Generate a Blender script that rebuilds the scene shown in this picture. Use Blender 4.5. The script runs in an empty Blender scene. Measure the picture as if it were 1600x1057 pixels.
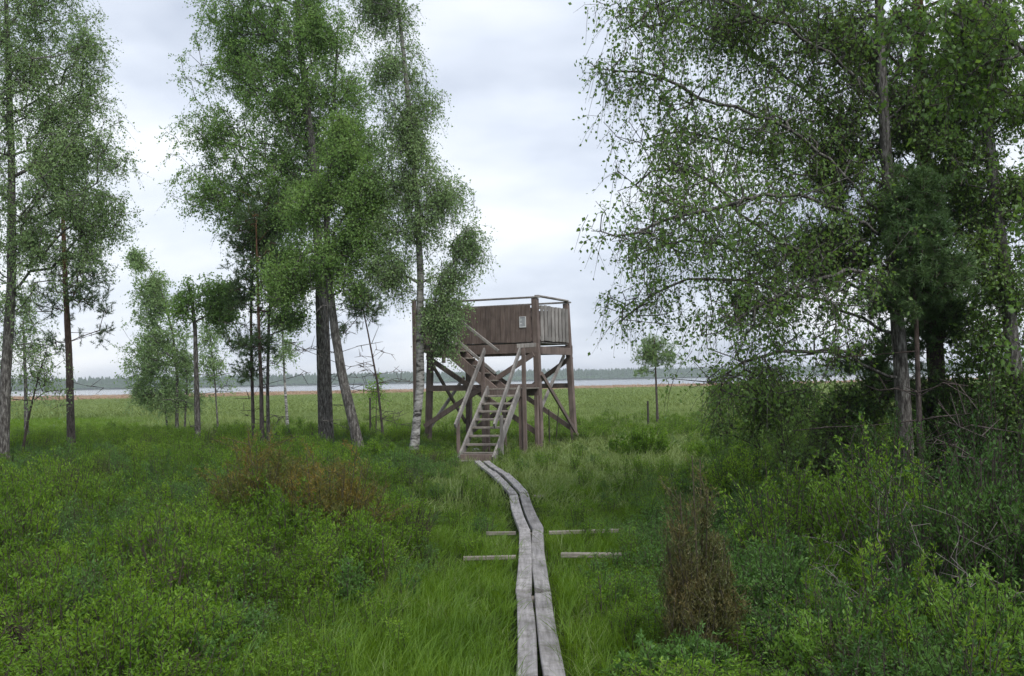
import bpy, math, random
import numpy as np
from mathutils import Vector, Matrix, noise

random.seed(7)
rng = np.random.default_rng(7)
sc = bpy.context.scene
COL = sc.collection
R = math.radians

# ------------------------------------------------------------------ camera
EYE = 1.8
PITCH, ROLL = 2.35, -1.1
cam_d = bpy.data.cameras.new('camera')
cam = bpy.data.objects.new('camera', cam_d)
COL.objects.link(cam)
CM = Matrix.Rotation(R(90 + PITCH), 4, 'X') @ Matrix.Rotation(R(ROLL), 4, 'Z')
cam.matrix_world = Matrix.Translation((0, 0, EYE)) @ CM
cam_d.sensor_width = 36
cam_d.lens = 36
cam_d.clip_end = 9000
sc.camera = cam

# ------------------------------------------------------------------ sky
SUN_EL, SUN_AZ = 52, 150          # degrees; azimuth from +Y towards +X
world = bpy.data.worlds.new('World')
sc.world = world
world.use_nodes = True
wn, wl = world.node_tree.nodes, world.node_tree.links
wn.clear()
def N(nt, t, **kw):
    n = nt.nodes.new(t)
    for k, v in kw.items():
        if k.startswith('i_'):
            n.inputs[k[2:].replace('_', ' ')].default_value = v
        else:
            setattr(n, k, v)
    return n
WT = world.node_tree
out = N(WT, 'ShaderNodeOutputWorld')
bg = N(WT, 'ShaderNodeBackground', i_Strength=0.1)
sky = N(WT, 'ShaderNodeTexSky')
sky.sky_type = 'NISHITA'
sky.sun_disc = False
sky.sun_elevation = R(SUN_EL)
sky.sun_rotation = R(SUN_AZ)
tc = N(WT, 'ShaderNodeTexCoord')
sep = N(WT, 'ShaderNodeSeparateXYZ')
wl.new(tc.outputs['Generated'], sep.inputs[0])
zc = N(WT, 'ShaderNodeMath', operation='MAXIMUM'); zc.inputs[1].default_value = 0.0
wl.new(sep.outputs['Z'], zc.inputs[0])
za = N(WT, 'ShaderNodeMath', operation='ADD'); za.inputs[1].default_value = 0.42
wl.new(zc.outputs[0], za.inputs[0])
dx = N(WT, 'ShaderNodeMath', operation='DIVIDE'); dy = N(WT, 'ShaderNodeMath', operation='DIVIDE')
wl.new(sep.outputs['X'], dx.inputs[0]); wl.new(za.outputs[0], dx.inputs[1])
wl.new(sep.outputs['Y'], dy.inputs[0]); wl.new(za.outputs[0], dy.inputs[1])
cx = N(WT, 'ShaderNodeCombineXYZ')
wl.new(dx.outputs[0], cx.inputs[0]); wl.new(dy.outputs[0], cx.inputs[1])
n1 = N(WT, 'ShaderNodeTexNoise', i_Scale=1.7, i_Detail=4.0, i_Roughness=0.5, i_Distortion=0.3)
wl.new(cx.outputs[0], n1.inputs['Vector'])
mp = N(WT, 'ShaderNodeMapping'); mp.inputs['Location'].default_value = (3.1, 1.7, 0); mp.inputs['Scale'].default_value = (0.8, 1.3, 1)
wl.new(cx.outputs[0], mp.inputs[0])
n2 = N(WT, 'ShaderNodeTexNoise', i_Scale=3.2, i_Detail=4.0, i_Roughness=0.5)
wl.new(mp.outputs[0], n2.inputs['Vector'])
ramp = N(WT, 'ShaderNodeValToRGB')
ramp.color_ramp.elements[0].position = 0.36; ramp.color_ramp.elements[0].color = (3.6, 4.05, 4.95, 1)
ramp.color_ramp.elements[1].position = 0.62; ramp.color_ramp.elements[1].color = (7.6, 7.8, 8.1, 1)
e = ramp.color_ramp.elements.new(0.49); e.color = (5.7, 6.15, 6.95, 1)
mixn = N(WT, 'ShaderNodeMix'); mixn.data_type = 'FLOAT'; mixn.inputs[0].default_value = 0.42
wl.new(n1.outputs[0], mixn.inputs[2]); wl.new(n2.outputs[0], mixn.inputs[3])
wl.new(mixn.outputs[0], ramp.inputs[0])
mixc = N(WT, 'ShaderNodeMix'); mixc.data_type = 'RGBA'; mixc.inputs[0].default_value = 0.93
wl.new(sky.outputs[0], mixc.inputs[6]); wl.new(ramp.outputs[0], mixc.inputs[7])
wl.new(mixc.outputs[2], bg.inputs[0]); wl.new(bg.outputs[0], out.inputs[0])

sun_d = bpy.data.lights.new('sun', 'SUN')
sun_d.energy = 1.5
sun_d.angle = R(25)
sun_d.color = (1.0, 0.96, 0.9)
sun = bpy.data.objects.new('sun', sun_d)
COL.objects.link(sun)
sd = Vector((math.sin(R(SUN_AZ)) * math.cos(R(SUN_EL)), math.cos(R(SUN_AZ)) * math.cos(R(SUN_EL)), math.sin(R(SUN_EL))))
sun.rotation_euler = sd.to_track_quat('Z', 'Y').to_euler()
sun.location = (0, 0, 40)

sc.view_settings.view_transform = 'Standard'
sc.view_settings.look = 'None'
sc.view_settings.exposure = 0.62
sc.view_settings.gamma = 1.0
cy = sc.cycles
cy.max_bounces = 8
cy.diffuse_bounces = 5
cy.glossy_bounces = 2
cy.transmission_bounces = 3
cy.volume_bounces = 0
cy.caustics_reflective = False
cy.caustics_refractive = False
cy.use_denoising = True

# ------------------------------------------------------------------ coordinates
CM3 = CM.to_3x3()
def P(x, y, D):
    """world point seen at photograph pixel (x, y), D metres ahead"""
    v = CM3 @ Vector(((x - 800) / 1600, -(y - 528.5) / 1600, -1))
    v *= D / v.y
    return Vector((v.x, v.y, v.z + EYE))
def G(x, y, z=0.0):
    v = CM3 @ Vector(((x - 800) / 1600, -(y - 528.5) / 1600, -1))
    t = (z - EYE) / v.z
    return Vector((v.x * t, v.y * t, z))
def HZ(x):
    return 594 - (x - 800) * math.tan(R(1.1))

# ------------------------------------------------------------------ tags and meshes
def tag(o, label=None, cat=None, group=None, kind=None):
    if label: o['label'] = label
    if cat: o['category'] = cat
    if group: o['group'] = group
    if kind: o['kind'] = kind
    return o
def empty(name, loc, label, cat, group=None):
    o = bpy.data.objects.new(name, None)
    o.empty_display_size = 0.3
    o.location = loc
    COL.objects.link(o)
    return tag(o, label, cat, group)
def mesh_np(name, V, F, mats=(), smooth=False, mi=None, attrs=None):
    """V (n,3); F list of (k, array(m,k)) blocks or one array"""
    V = np.asarray(V, dtype=np.float32)
    blocks = F if isinstance(F, list) and not isinstance(F[0], tuple) else [F]
    blocks = [np.asarray(b, dtype=np.int32) for b in blocks if len(b)]
    me = bpy.data.meshes.new(name)
    me.vertices.add(len(V)); me.vertices.foreach_set('co', V.ravel())
    nl = sum(b.size for b in blocks); nf = sum(len(b) for b in blocks)
    me.loops.add(nl); me.polygons.add(nf)
    me.loops.foreach_set('vertex_index', np.concatenate([b.ravel() for b in blocks]))
    tot = np.concatenate([np.full(len(b), b.shape[1], np.int32) for b in blocks])
    st = np.zeros(nf, np.int32); st[1:] = np.cumsum(tot)[:-1]
    me.polygons.foreach_set('loop_start', st)
    try: me.polygons.foreach_set('loop_total', tot)
    except Exception: pass
    if mi is not None: me.polygons.foreach_set('material_index', np.asarray(mi, np.int32))
    me.polygons.foreach_set('use_smooth', np.full(nf, bool(smooth)))
    if attrs:
        for k, a in attrs.items():
            at = me.attributes.new(k, 'FLOAT', 'FACE'); at.data.foreach_set('value', np.asarray(a, np.float32))
    me.update(calc_edges=True); me.validate()
    for m in mats: me.materials.append(m)
    return me
def link(name, me, parent=None, loc=(0, 0, 0)):
    o = bpy.data.objects.new(name, me)
    o.location = loc
    COL.objects.link(o)
    if parent: o.parent = parent
    return o

class MB:
    def __init__(s): s.V = []; s.F = {3: [], 4: [], 6: [], 8: []}; s.n = 0; s.T = {}
    def add(s, V, F):
        V = np.asarray(V, float); F = np.asarray(F, int)
        s.V.append(V); s.F.setdefault(F.shape[1], []).append(F + s.n); s.n += len(V)
    def mesh(s, name, mats, smooth=False):
        return mesh_np(name, np.concatenate(s.V), [np.concatenate(f) for f in s.F.values() if f], mats, smooth)
def frame_axes(d, up):
    d = d.normalized()
    if abs(d.dot(up)) > 0.98: up = Vector((0, 1, 0)) if abs(d.y) < 0.9 else Vector((1, 0, 0))
    s = d.cross(up).normalized(); u = s.cross(d).normalized()
    return d, s, u
def bar(mb, a, b, w, t, up=Vector((0, 0, 1)), c=0.006, wob=0.0):
    """a chamfered timber from a to b: w across, t along 'up'"""
    a = Vector(a); b = Vector(b)
    d, s, u = frame_axes(b - a, up)
    prof = [(-w/2+c, -t/2), (w/2-c, -t/2), (w/2, -t/2+c), (w/2, t/2-c), (w/2-c, t/2), (-w/2+c, t/2), (-w/2, t/2-c), (-w/2, -t/2+c)]
    n = max(1, int((b - a).length / 0.7)) if wob else 1
    rings = []
    for i in range(n + 1):
        p = a.lerp(b, i / n)
        if wob and 0 < i < n: p = p + s * random.uniform(-wob, wob) + u * random.uniform(-wob, wob)
        rings.append([p + s * x + u * y for x, y in prof])
    V = [tuple(v) for r in rings for v in r]
    F = []
    for i in range(n):
        for k in range(8):
            k2 = (k + 1) % 8
            F.append((i*8+k, i*8+k2, (i+1)*8+k2, (i+1)*8+k))
    mb.add(V, F)
    mb.F[8].append(np.array([list(range(7, -1, -1)), [n*8+k for k in range(8)]]) + mb.n - len(V))
def bar_obj(name, a, b, w, t, mat, parent, up=Vector((0, 0, 1)), c=0.006, wob=0.0):
    mb = MB()
    a = Vector(a); b = Vector(b); o0 = a.lerp(b, .5)
    bar(mb, a - o0, b - o0, w, t, up, c, wob)
    o = link(name, mb.mesh(name, [mat]), parent)
    off = Vector((0, 0, 0)); q = parent
    while q: off += q.location; q = q.parent
    o.location = o0 - off
    return o
def tube(mb, pts, rad, n=8, cap=True, wob=0.0):
    pts = np.asarray([tuple(p) for p in pts], float); m = len(pts)
    tan = np.gradient(pts, axis=0); tan /= np.linalg.norm(tan, axis=1)[:, None] + 1e-9
    ref = np.array([1.0, 0.13, 0.07]) if abs(tan[0][2]) > .5 else np.array([0.05, 0.1, 1.0])
    s = np.cross(tan, ref); s /= np.linalg.norm(s, axis=1)[:, None]
    u = np.cross(s, tan)
    a = np.arange(n) * 2 * math.pi / n
    rad = np.asarray(rad, float)
    rr = rad[:, None] * (1 + wob * rng.uniform(-1, 1, (m, n)))
    V = pts[:, None, :] + rr[:, :, None] * (np.cos(a)[None, :, None] * s[:, None, :] + np.sin(a)[None, :, None] * u[:, None, :])
    V = V.reshape(-1, 3)
    i = np.arange(m - 1)[:, None] * n; k = np.arange(n)[None, :]; k2 = (k + 1) % n
    F = np.stack([i + k, i + k2, i + n + k2, i + n + k], -1).reshape(-1, 4)
    V = np.concatenate([V, pts[:1], pts[-1:]])
    mb.add(V, F)
    if cap:
        b = mb.n - len(V); kk = np.arange(n); k3 = (kk + 1) % n
        mb.F[3].append(np.stack([k3, kk, np.full(n, m * n)], -1) + b)
        mb.F[3].append(np.stack([(m-1)*n + kk, (m-1)*n + k3, np.full(n, m * n + 1)], -1) + b)
def segs(A, B, ra, rb, n=4):
    """many separate tapered sticks at once -> V, F"""
    A = np.asarray(A, float); B = np.asarray(B, float)
    d = B - A; d /= np.linalg.norm(d, axis=1)[:, None] + 1e-9
    ref = np.where(np.abs(d[:, 2:3]) > .8, np.array([[1., 0, 0]]), np.array([[0, 0, 1.]]))
    s = np.cross(d, ref); s /= np.linalg.norm(s, axis=1)[:, None] + 1e-9
    u = np.cross(s, d)
    a = np.arange(n) * 2 * math.pi / n
    ring = np.cos(a)[None, :, None] * s[:, None, :] + np.sin(a)[None, :, None] * u[:, None, :]
    V = np.stack([A[:, None] + ring * np.asarray(ra)[:, None, None], B[:, None] + ring * np.asarray(rb)[:, None, None]], 1).reshape(-1, 3)
    i = np.arange(len(A))[:, None] * 2 * n; k = np.arange(n)[None, :]; k2 = (k + 1) % n
    F = np.stack([i + k, i + k2, i + n + k2, i + n + k], -1).reshape(-1, 4)
    return V, F
def unit(v): return v / (np.linalg.norm(v, axis=-1, keepdims=True) + 1e-9)
def leaves(C, Dr, L, W, tri=False):
    """flat pointed leaves at C pointing along Dr, length L, width W (arrays)"""
    n = len(C)
    Dr = unit(Dr); S = unit(np.cross(Dr, rng.normal(size=(n, 3))))
    Nn = np.cross(S, Dr)
    L = np.broadcast_to(L, n)[:, None]; W = np.broadcast_to(W, n)[:, None]
    if tri:
        V = np.stack([C - S * W / 2, C + S * W / 2, C + Dr * L], 1).reshape(-1, 3)
        return V, (np.arange(n * 3).reshape(-1, 3))
    V = np.stack([C, C + Dr * L * .42 + S * W / 2 + Nn * W * .12, C + Dr * L, C + Dr * L * .42 - S * W / 2 + Nn * W * .12], 1).reshape(-1, 3)
    return V, np.arange(n * 4).reshape(-1, 4)

# ------------------------------------------------------------------ materials
def mat(name):
    m = bpy.data.materials.new(name); m.use_nodes = True
    m.node_tree.nodes.clear()
    return m, m.node_tree
def ramp_node(nt, stops):
    r = nt.nodes.new('ShaderNodeValToRGB')
    els = r.color_ramp.elements
    while len(els) < len(stops): els.new(0.5)
    for e, (p, c) in zip(els, stops):
        e.position = p; e.color = (*c, 1)
    return r
def leaf_mat(name, c1, c2, c3=None, scale=0.8, trans=0.35, rough=0.45, gloss=0.05):
    m, nt = mat(name); L = nt.links
    geo = N(nt, 'ShaderNodeNewGeometry')
    nz = N(nt, 'ShaderNodeTexNoise', i_Scale=scale, i_Detail=3.0, i_Roughness=0.65)
    L.new(geo.outputs['Position'], nz.inputs['Vector'])
    nf = N(nt, 'ShaderNodeTexNoise', i_Scale=22.0, i_Detail=1.0)
    L.new(geo.outputs['Position'], nf.inputs['Vector'])
    mx = N(nt, 'ShaderNodeMix'); mx.data_type = 'FLOAT'; mx.inputs[0].default_value = 0.45
    L.new(nz.outputs[0], mx.inputs[2]); L.new(nf.outputs[0], mx.inputs[3])
    c3 = c3 or tuple(min(1, v * 1.25) for v in c2)
    rp = ramp_node(nt, [(0.32, c1), (0.52, c2), (0.70, c3)])
    L.new(mx.outputs[0], rp.inputs[0])
    d = N(nt, 'ShaderNodeBsdfDiffuse'); t = N(nt, 'ShaderNodeBsdfTranslucent')
    g = N(nt, 'ShaderNodeBsdfGlossy', i_Roughness=rough); g.inputs[0].default_value = (.8, .85, .9, 1)
    L.new(rp.outputs[0], d.inputs[0])
    hs = N(nt, 'ShaderNodeHueSaturation', i_Hue=0.485, i_Saturation=1.1, i_Value=1.3)
    L.new(rp.outputs[0], hs.inputs['Color']); L.new(hs.outputs[0], t.inputs[0])
    m1 = N(nt, 'ShaderNodeMixShader'); m1.inputs[0].default_value = trans
    L.new(d.outputs[0], m1.inputs[1]); L.new(t.outputs[0], m1.inputs[2])
    m2 = N(nt, 'ShaderNodeMixShader'); m2.inputs[0].default_value = gloss
    L.new(m1.outputs[0], m2.inputs[1]); L.new(g.outputs[0], m2.inputs[2])
    o = N(nt, 'ShaderNodeOutputMaterial'); L.new(m2.outputs[0], o.inputs[0])
    return m
def rough_mat(name, stops, scale=3.0, stretch=(1, 1, 1), detail=6.0, bump=0.3, bscale=None, rough=0.85, space='Object', spec=0.3, second=None):
    m, nt = mat(name); L = nt.links
    if space == 'World':
        src = N(nt, 'ShaderNodeNewGeometry').outputs['Position']
    else:
        src = N(nt, 'ShaderNodeTexCoord').outputs['Object']
    mp = N(nt, 'ShaderNodeMapping'); mp.inputs['Scale'].default_value = stretch
    L.new(src, mp.inputs[0])
    nz = N(nt, 'ShaderNodeTexNoise', i_Scale=scale, i_Detail=detail, i_Roughness=0.65, i_Distortion=0.2)
    L.new(mp.outputs[0], nz.inputs['Vector'])
    rp = ramp_node(nt, stops); L.new(nz.outputs[0], rp.inputs[0])
    p = N(nt, 'ShaderNodeBsdfPrincipled', i_Roughness=rough)
    p.inputs['Specular IOR Level'].default_value = spec
    col = rp.outputs[0]
    if second:
        s2, st2, f2 = second
        n3 = N(nt, 'ShaderNodeTexNoise', i_Scale=s2, i_Detail=3.0); L.new(src, n3.inputs['Vector'])
        r3 = ramp_node(nt, st2); L.new(n3.outputs[0], r3.inputs[0])
        mm = N(nt, 'ShaderNodeMix'); mm.data_type = 'RGBA'; mm.blend_type = 'MULTIPLY'; mm.inputs[0].default_value = f2
        L.new(col, mm.inputs[6]); L.new(r3.outputs[0], mm.inputs[7]); col = mm.outputs[2]
    L.new(col, p.inputs['Base Color'])
    if bump:
        b = N(nt, 'ShaderNodeBump', i_Strength=bump, i_Distance=0.02)
        L.new(nz.outputs[0], b.inputs['Height']); L.new(b.outputs[0], p.inputs['Normal'])
    o = N(nt, 'ShaderNodeOutputMaterial'); L.new(p.outputs[0], o.inputs[0])
    return m

def wood_mat(name, lo, mid, hi, axis):
    """axis: grain direction in object space, 'x','y','z' or 'w' (any)"""
    st = {'x': (1.2, 18, 18), 'y': (18, 1.2, 18), 'z': (14, 14, 1.0)}[axis]
    m, nt = mat(name); L = nt.links
    tcn = N(nt, 'ShaderNodeTexCoord'); oi = N(nt, 'ShaderNodeObjectInfo')
    add = N(nt, 'ShaderNodeVectorMath', operation='ADD')
    cmb = N(nt, 'ShaderNodeCombineXYZ')
    mul = N(nt, 'ShaderNodeMath', operation='MULTIPLY'); mul.inputs[1].default_value = 37
    L.new(oi.outputs['Random'], mul.inputs[0]); L.new(mul.outputs[0], cmb.inputs[0]); L.new(mul.outputs[0], cmb.inputs[2])
    L.new(tcn.outputs['Object'], add.inputs[0]); L.new(cmb.outputs[0], add.inputs[1])
    mp = N(nt, 'ShaderNodeMapping'); mp.inputs['Scale'].default_value = st; L.new(add.outputs[0], mp.inputs[0])
    nz = N(nt, 'ShaderNodeTexNoise', i_Scale=2.0, i_Detail=6.0, i_Roughness=0.7); L.new(mp.outputs[0], nz.inputs['Vector'])
    n2 = N(nt, 'ShaderNodeTexNoise', i_Scale=2.5, i_Detail=4.0); L.new(add.outputs[0], n2.inputs['Vector'])
    rp = ramp_node(nt, [(0.28, lo), (0.5, mid), (0.72, hi)]); L.new(nz.outputs[0], rp.inputs[0])
    mr = N(nt, 'ShaderNodeMapRange'); mr.inputs[1].default_value = 0; mr.inputs[2].default_value = 1; mr.inputs[3].default_value = 0.82; mr.inputs[4].default_value = 1.18
    L.new(oi.outputs['Random'], mr.inputs[0])
    mr2 = N(nt, 'ShaderNodeMapRange'); mr2.inputs[1].default_value = .3; mr2.inputs[2].default_value = .7; mr2.inputs[3].default_value = 0.65; mr2.inputs[4].default_value = 1.2
    L.new(n2.outputs[0], mr2.inputs[0])
    mm = N(nt, 'ShaderNodeMath', operation='MULTIPLY'); L.new(mr.outputs[0], mm.inputs[0]); L.new(mr2.outputs[0], mm.inputs[1])
    sc_ = N(nt, 'ShaderNodeVectorMath', operation='SCALE'); L.new(rp.outputs[0], sc_.inputs[0]); L.new(mm.outputs[0], sc_.inputs['Scale'])
    p = N(nt, 'ShaderNodeBsdfPrincipled', i_Roughness=0.8); p.inputs['Specular IOR Level'].default_value = 0.25
    L.new(sc_.outputs[0], p.inputs['Base Color'])
    b = N(nt, 'ShaderNodeBump', i_Strength=0.5, i_Distance=0.006); L.new(nz.outputs[0], b.inputs['Height']); L.new(b.outputs[0], p.inputs['Normal'])
    o = N(nt, 'ShaderNodeOutputMaterial'); L.new(p.outputs[0], o.inputs[0])
    return m
def add_moss(m, col, amt):
    nt = m.node_tree; p = next(n for n in nt.nodes if n.type == 'BSDF_PRINCIPLED'); lk = p.inputs['Base Color'].links[0]; src = lk.from_socket
    g = N(nt, 'ShaderNodeNewGeometry'); nz = N(nt, 'ShaderNodeTexNoise', i_Scale=7.0, i_Detail=7.0, i_Roughness=0.7); nt.links.new(g.outputs['Position'], nz.inputs['Vector'])
    mr = N(nt, 'ShaderNodeMapRange'); mr.inputs[1].default_value = .50; mr.inputs[2].default_value = .68; mr.inputs[4].default_value = amt; nt.links.new(nz.outputs[0], mr.inputs[0])
    mx = N(nt, 'ShaderNodeMix'); mx.data_type = 'RGBA'; nt.links.new(mr.outputs[0], mx.inputs[0]); nt.links.new(src, mx.inputs[6]); mx.inputs[7].default_value = (*col, 1)
    nt.links.new(mx.outputs[2], p.inputs['Base Color'])
M_brown = wood_mat('brown_stained_wood', (.11, .083, .072), (.17, .130, .114), (.235, .185, .165), 'z')
M_grey = wood_mat('weathered_grey_wood', (.15, .14, .13), (.27, .25, .235), (.40, .38, .36), 'z')
M_plank = wood_mat('boardwalk_wood', (.17, .16, .155), (.30, .285, .285), (.43, .41, .41), 'y')
M_greyx = wood_mat('weathered_grey_wood_flat', (.13, .115, .10), (.27, .24, .21), (.40, .36, .32), 'x')

add_moss(M_plank, (.09, .085, .065), .7); add_moss(M_brown, (.19, .165, .15), .25); add_moss(M_greyx, (.08, .08, .05), .6)
def bark_mat(name, kind):
    m, nt = mat(name); L = nt.links
    tcn = N(nt, 'ShaderNodeTexCoord')
    sepn = N(nt, 'ShaderNodeSeparateXYZ'); L.new(tcn.outputs['Object'], sepn.inputs[0])
    mp = N(nt, 'ShaderNodeMapping'); mp.inputs['Scale'].default_value = (1, 1, 3.2) if kind == 'birch' else (5, 5, 1.2)
    L.new(tcn.outputs['Object'], mp.inputs[0])
    nz = N(nt, 'ShaderNodeTexNoise', i_Scale=4.0 if kind == 'birch' else 6.0, i_Detail=6.0, i_Roughness=0.7); L.new(mp.outputs[0], nz.inputs['Vector'])
    n2 = N(nt, 'ShaderNodeTexNoise', i_Scale=1.3, i_Detail=3.0); L.new(tcn.outputs['Object'], n2.inputs['Vector'])
    if kind == 'birch':
        a = ramp_node(nt, [(0.40, (.03, .027, .025)), (0.47, (.22, .21, .20)), (0.62, (.50, .49, .47))])
        b_ = ramp_node(nt, [(0.40, (.06, .055, .05)), (0.48, (.20, .195, .18)), (0.65, (.38, .37, .35))])
        z0, z1 = 0.2, 4.0
    elif kind == 'darkbirch':
        a = ramp_node(nt, [(0.38, (.035, .031, .028)), (0.52, (.12, .11, .10)), (0.68, (.32, .31, .29))])
        b_ = ramp_node(nt, [(0.40, (.045, .04, .036)), (0.5, (.12, .112, .105)), (0.65, (.26, .25, .235))])
        z0, z1 = 0.5, 5.0
    else:
        a = ramp_node(nt, [(0.35, (.03, .025, .024)), (0.5, (.085, .07, .065)), (0.7, (.17, .145, .13))])
        b_ = ramp_node(nt, [(0.35, (.07, .035, .02)), (0.5, (.16, .08, .045)), (0.7, (.26, .14, .08))])
        z0, z1 = 1.5, 6.0
    L.new(nz.outputs[0], a.inputs[0]); L.new(nz.outputs[0], b_.inputs[0])
    mr = N(nt, 'ShaderNodeMapRange'); mr.inputs[1].default_value = z0; mr.inputs[2].default_value = z1
    L.new(sepn.outputs['Z'], mr.inputs[0])
    mx = N(nt, 'ShaderNodeMix'); mx.data_type = 'RGBA'
    L.new(mr.outputs[0], mx.inputs[0]); L.new(a.outputs[0], mx.inputs[6]); L.new(b_.outputs[0], mx.inputs[7])
    p = N(nt, 'ShaderNodeBsdfPrincipled', i_Roughness=0.9); p.inputs['Specular IOR Level'].default_value = 0.2
    L.new(mx.outputs[2], p.inputs['Base Color'])
    b = N(nt, 'ShaderNodeBump', i_Strength=0.7, i_Distance=0.03); L.new(nz.outputs[0], b.inputs['Height']); L.new(b.outputs[0], p.inputs['Normal'])
    o = N(nt, 'ShaderNodeOutputMaterial'); L.new(p.outputs[0], o.inputs[0])
    return m
B_birch = bark_mat('birch_bark', 'birch'); B_dark = bark_mat('dark_birch_bark', 'darkbirch'); B_pine = bark_mat('pine_bark', 'pine')
M_twig = rough_mat('twig_bark', [(0.3, (.03, .024, .02)), (0.7, (.09, .07, .06))], scale=8, bump=0)
M_deadtwig = rough_mat('dead_twig', [(0.3, (.12, .10, .095)), (0.7, (.30, .27, .25))], scale=8, bump=0)
M_jun = rough_mat('juniper_wood', [(0.3, (.05, .042, .03)), (0.7, (.12, .10, .07))], scale=8, bump=0)
L_birch = leaf_mat('birch_leaves', (.11,.21,.058), (.215,.37,.105), (.32,.48,.15), scale=1.1, trans=0.5, gloss=0.02)
L_birch_d = leaf_mat('deep_green_birch_leaves', (.07,.145,.032), (.14,.25,.055), (.23,.36,.085), scale=1.1, trans=0.5, gloss=0.03)
L_birch_m = leaf_mat('fresh_birch_leaves', (.13,.235,.065), (.22,.37,.10), (.33,.48,.15), scale=1.1, trans=0.5, gloss=0.02)
L_birch_l = leaf_mat('light_birch_leaves', (.10,.21,.035), (.18,.33,.055), (.25,.41,.08), scale=1.1, trans=0.5, gloss=0.02)
L_grey = leaf_mat('greyish_birch_leaves', (.15,.25,.10), (.27,.40,.165), (.40,.53,.24), scale=1.1, trans=0.5, gloss=0.02)
L_pine = leaf_mat('pine_needles', (.058,.115,.042), (.105,.185,.066), (.17,.25,.095), scale=1.2, trans=0.3, gloss=0.02)
L_myr = leaf_mat('bog_myrtle_leaves', (.050,.105,.016), (.135,.26,.030), (.26,.40,.055), scale=1.0, trans=0.42, gloss=0.01)
L_myr2 = leaf_mat('bluish_shrub_leaves', (.050,.115,.030), (.105,.215,.050), (.17,.30,.075), scale=1.0, trans=0.38, gloss=0.015)
L_juni = leaf_mat('juniper_brown_needles', (.050,.100,.020), (.150,.140,.030), (.34,.21,.04), scale=2.6, trans=0.25, gloss=0.02)
L_juni2 = leaf_mat('juniper_dry_needles', (.055,.090,.024), (.120,.115,.040), (.20,.15,.055), scale=3.0, trans=0.2, gloss=0.02)
L_grass = leaf_mat('grass_blades', (.065,.130,.014), (.120,.225,.022), (.195,.30,.045), scale=1.2, trans=0.4, gloss=0.015)
L_sedge = leaf_mat('sedge_blades', (.13,.19,.060), (.20,.27,.085), (.27,.33,.115), scale=0.25, trans=0.35, gloss=0.02)
L_shaded = leaf_mat('shaded_shrub_leaves', (.028,.070,.018), (.065,.145,.032), (.12,.22,.05), scale=1.4, trans=0.3, gloss=0.015)  # shade under the right-hand trees, put into the leaf colour
L_dry = leaf_mat('withered_shrub_leaves', (.07, .055, .03), (.13, .10, .05), (.14, .16, .05), scale=2.0, trans=0.2, gloss=0.02)
L_straw = leaf_mat('dry_reed_blades', (.28,.20,.13), (.40,.29,.19), (.46,.35,.24), scale=0.1, trans=0.2, gloss=0.02)

# ------------------------------------------------------------------ setting
def ground_h(x, y):
    f = max(0.0, min(1.0, (60 - y) / 40))
    return f * (0.05 * noise.noise(Vector((x * .35, y * .35, 0))) + 0.03 * noise.noise(Vector((x, y, 3))))
gx = np.concatenate([-np.geomspace(3500, 30, 26), np.linspace(-28, 28, 113), np.geomspace(30, 3500, 26)])
gy = np.concatenate([[-400, -120, -40, -12], np.linspace(-4, 60, 129), np.geomspace(63, 262, 22)])
NX, NY = len(gx), len(gy)
V = []
for j, y in enumerate(gy):
    for x in gx:
        z = ground_h(x, y) if abs(x) < 29 and -5 < y < 60 else 0.0
        if j == NY - 1: z = -0.5
        yy = y
        if y > 150:  # the lake shore wanders
            yy = y + (y - 150) / 112 * (9 * math.sin(x * .011 + 1) + 4 * math.sin(x * .047) + x * -0.012)
        V.append((x, yy, z))
i = np.arange(NY - 1)[:, None] * NX; k = np.arange(NX - 1)[None, :]
F = np.stack([i + k, i + k + 1, i + NX + k + 1, i + NX + k], -1).reshape(-1, 4)
m, nt = mat('peat_meadow_ground'); L = nt.links
geo = N(nt, 'ShaderNodeNewGeometry'); sp = N(nt, 'ShaderNodeSeparateXYZ'); L.new(geo.outputs['Position'], sp.inputs[0])
nA = N(nt, 'ShaderNodeTexNoise', i_Scale=6.0, i_Detail=8.0, i_Roughness=0.7); L.new(geo.outputs['Position'], nA.inputs['Vector'])
rA = ramp_node(nt, [(0.3, (.020, .026, .012)), (0.55, (.045, .065, .020)), (0.75, (.085, .09, .035))]); L.new(nA.outputs[0], rA.inputs[0])
mpB = N(nt, 'ShaderNodeMapping'); mpB.inputs['Scale'].default_value = (0.05, 0.016, 1); L.new(geo.outputs['Position'], mpB.inputs[0])
nB = N(nt, 'ShaderNodeTexNoise', i_Scale=3.0, i_Detail=8.0, i_Roughness=0.65); L.new(mpB.outputs[0], nB.inputs['Vector'])
rB = ramp_node(nt, [(0.3, (.11, .14, .06)), (0.5, (.155, .185, .08)), (0.7, (.20, .22, .10))]); L.new(nB.outputs[0], rB.inputs[0])
rC = ramp_node(nt, [(0.35, (.30, .21, .14)), (0.65, (.42, .30, .20))]); L.new(nB.outputs[0], rC.inputs[0])
f1 = N(nt, 'ShaderNodeMapRange'); f1.inputs[1].default_value = 30; f1.inputs[2].default_value = 55; L.new(sp.outputs['Y'], f1.inputs[0])
wob = N(nt, 'ShaderNodeMath', operation='MULTIPLY_ADD'); L.new(nB.outputs[0], wob.inputs[0]); wob.inputs[1].default_value = 90; L.new(sp.outputs['Y'], wob.inputs[2])
wb2 = N(nt, 'ShaderNodeMath', operation='MULTIPLY_ADD'); L.new(sp.outputs['X'], wb2.inputs[0]); wb2.inputs[1].default_value = -0.45; L.new(wob.outputs[0], wb2.inputs[2])
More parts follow.
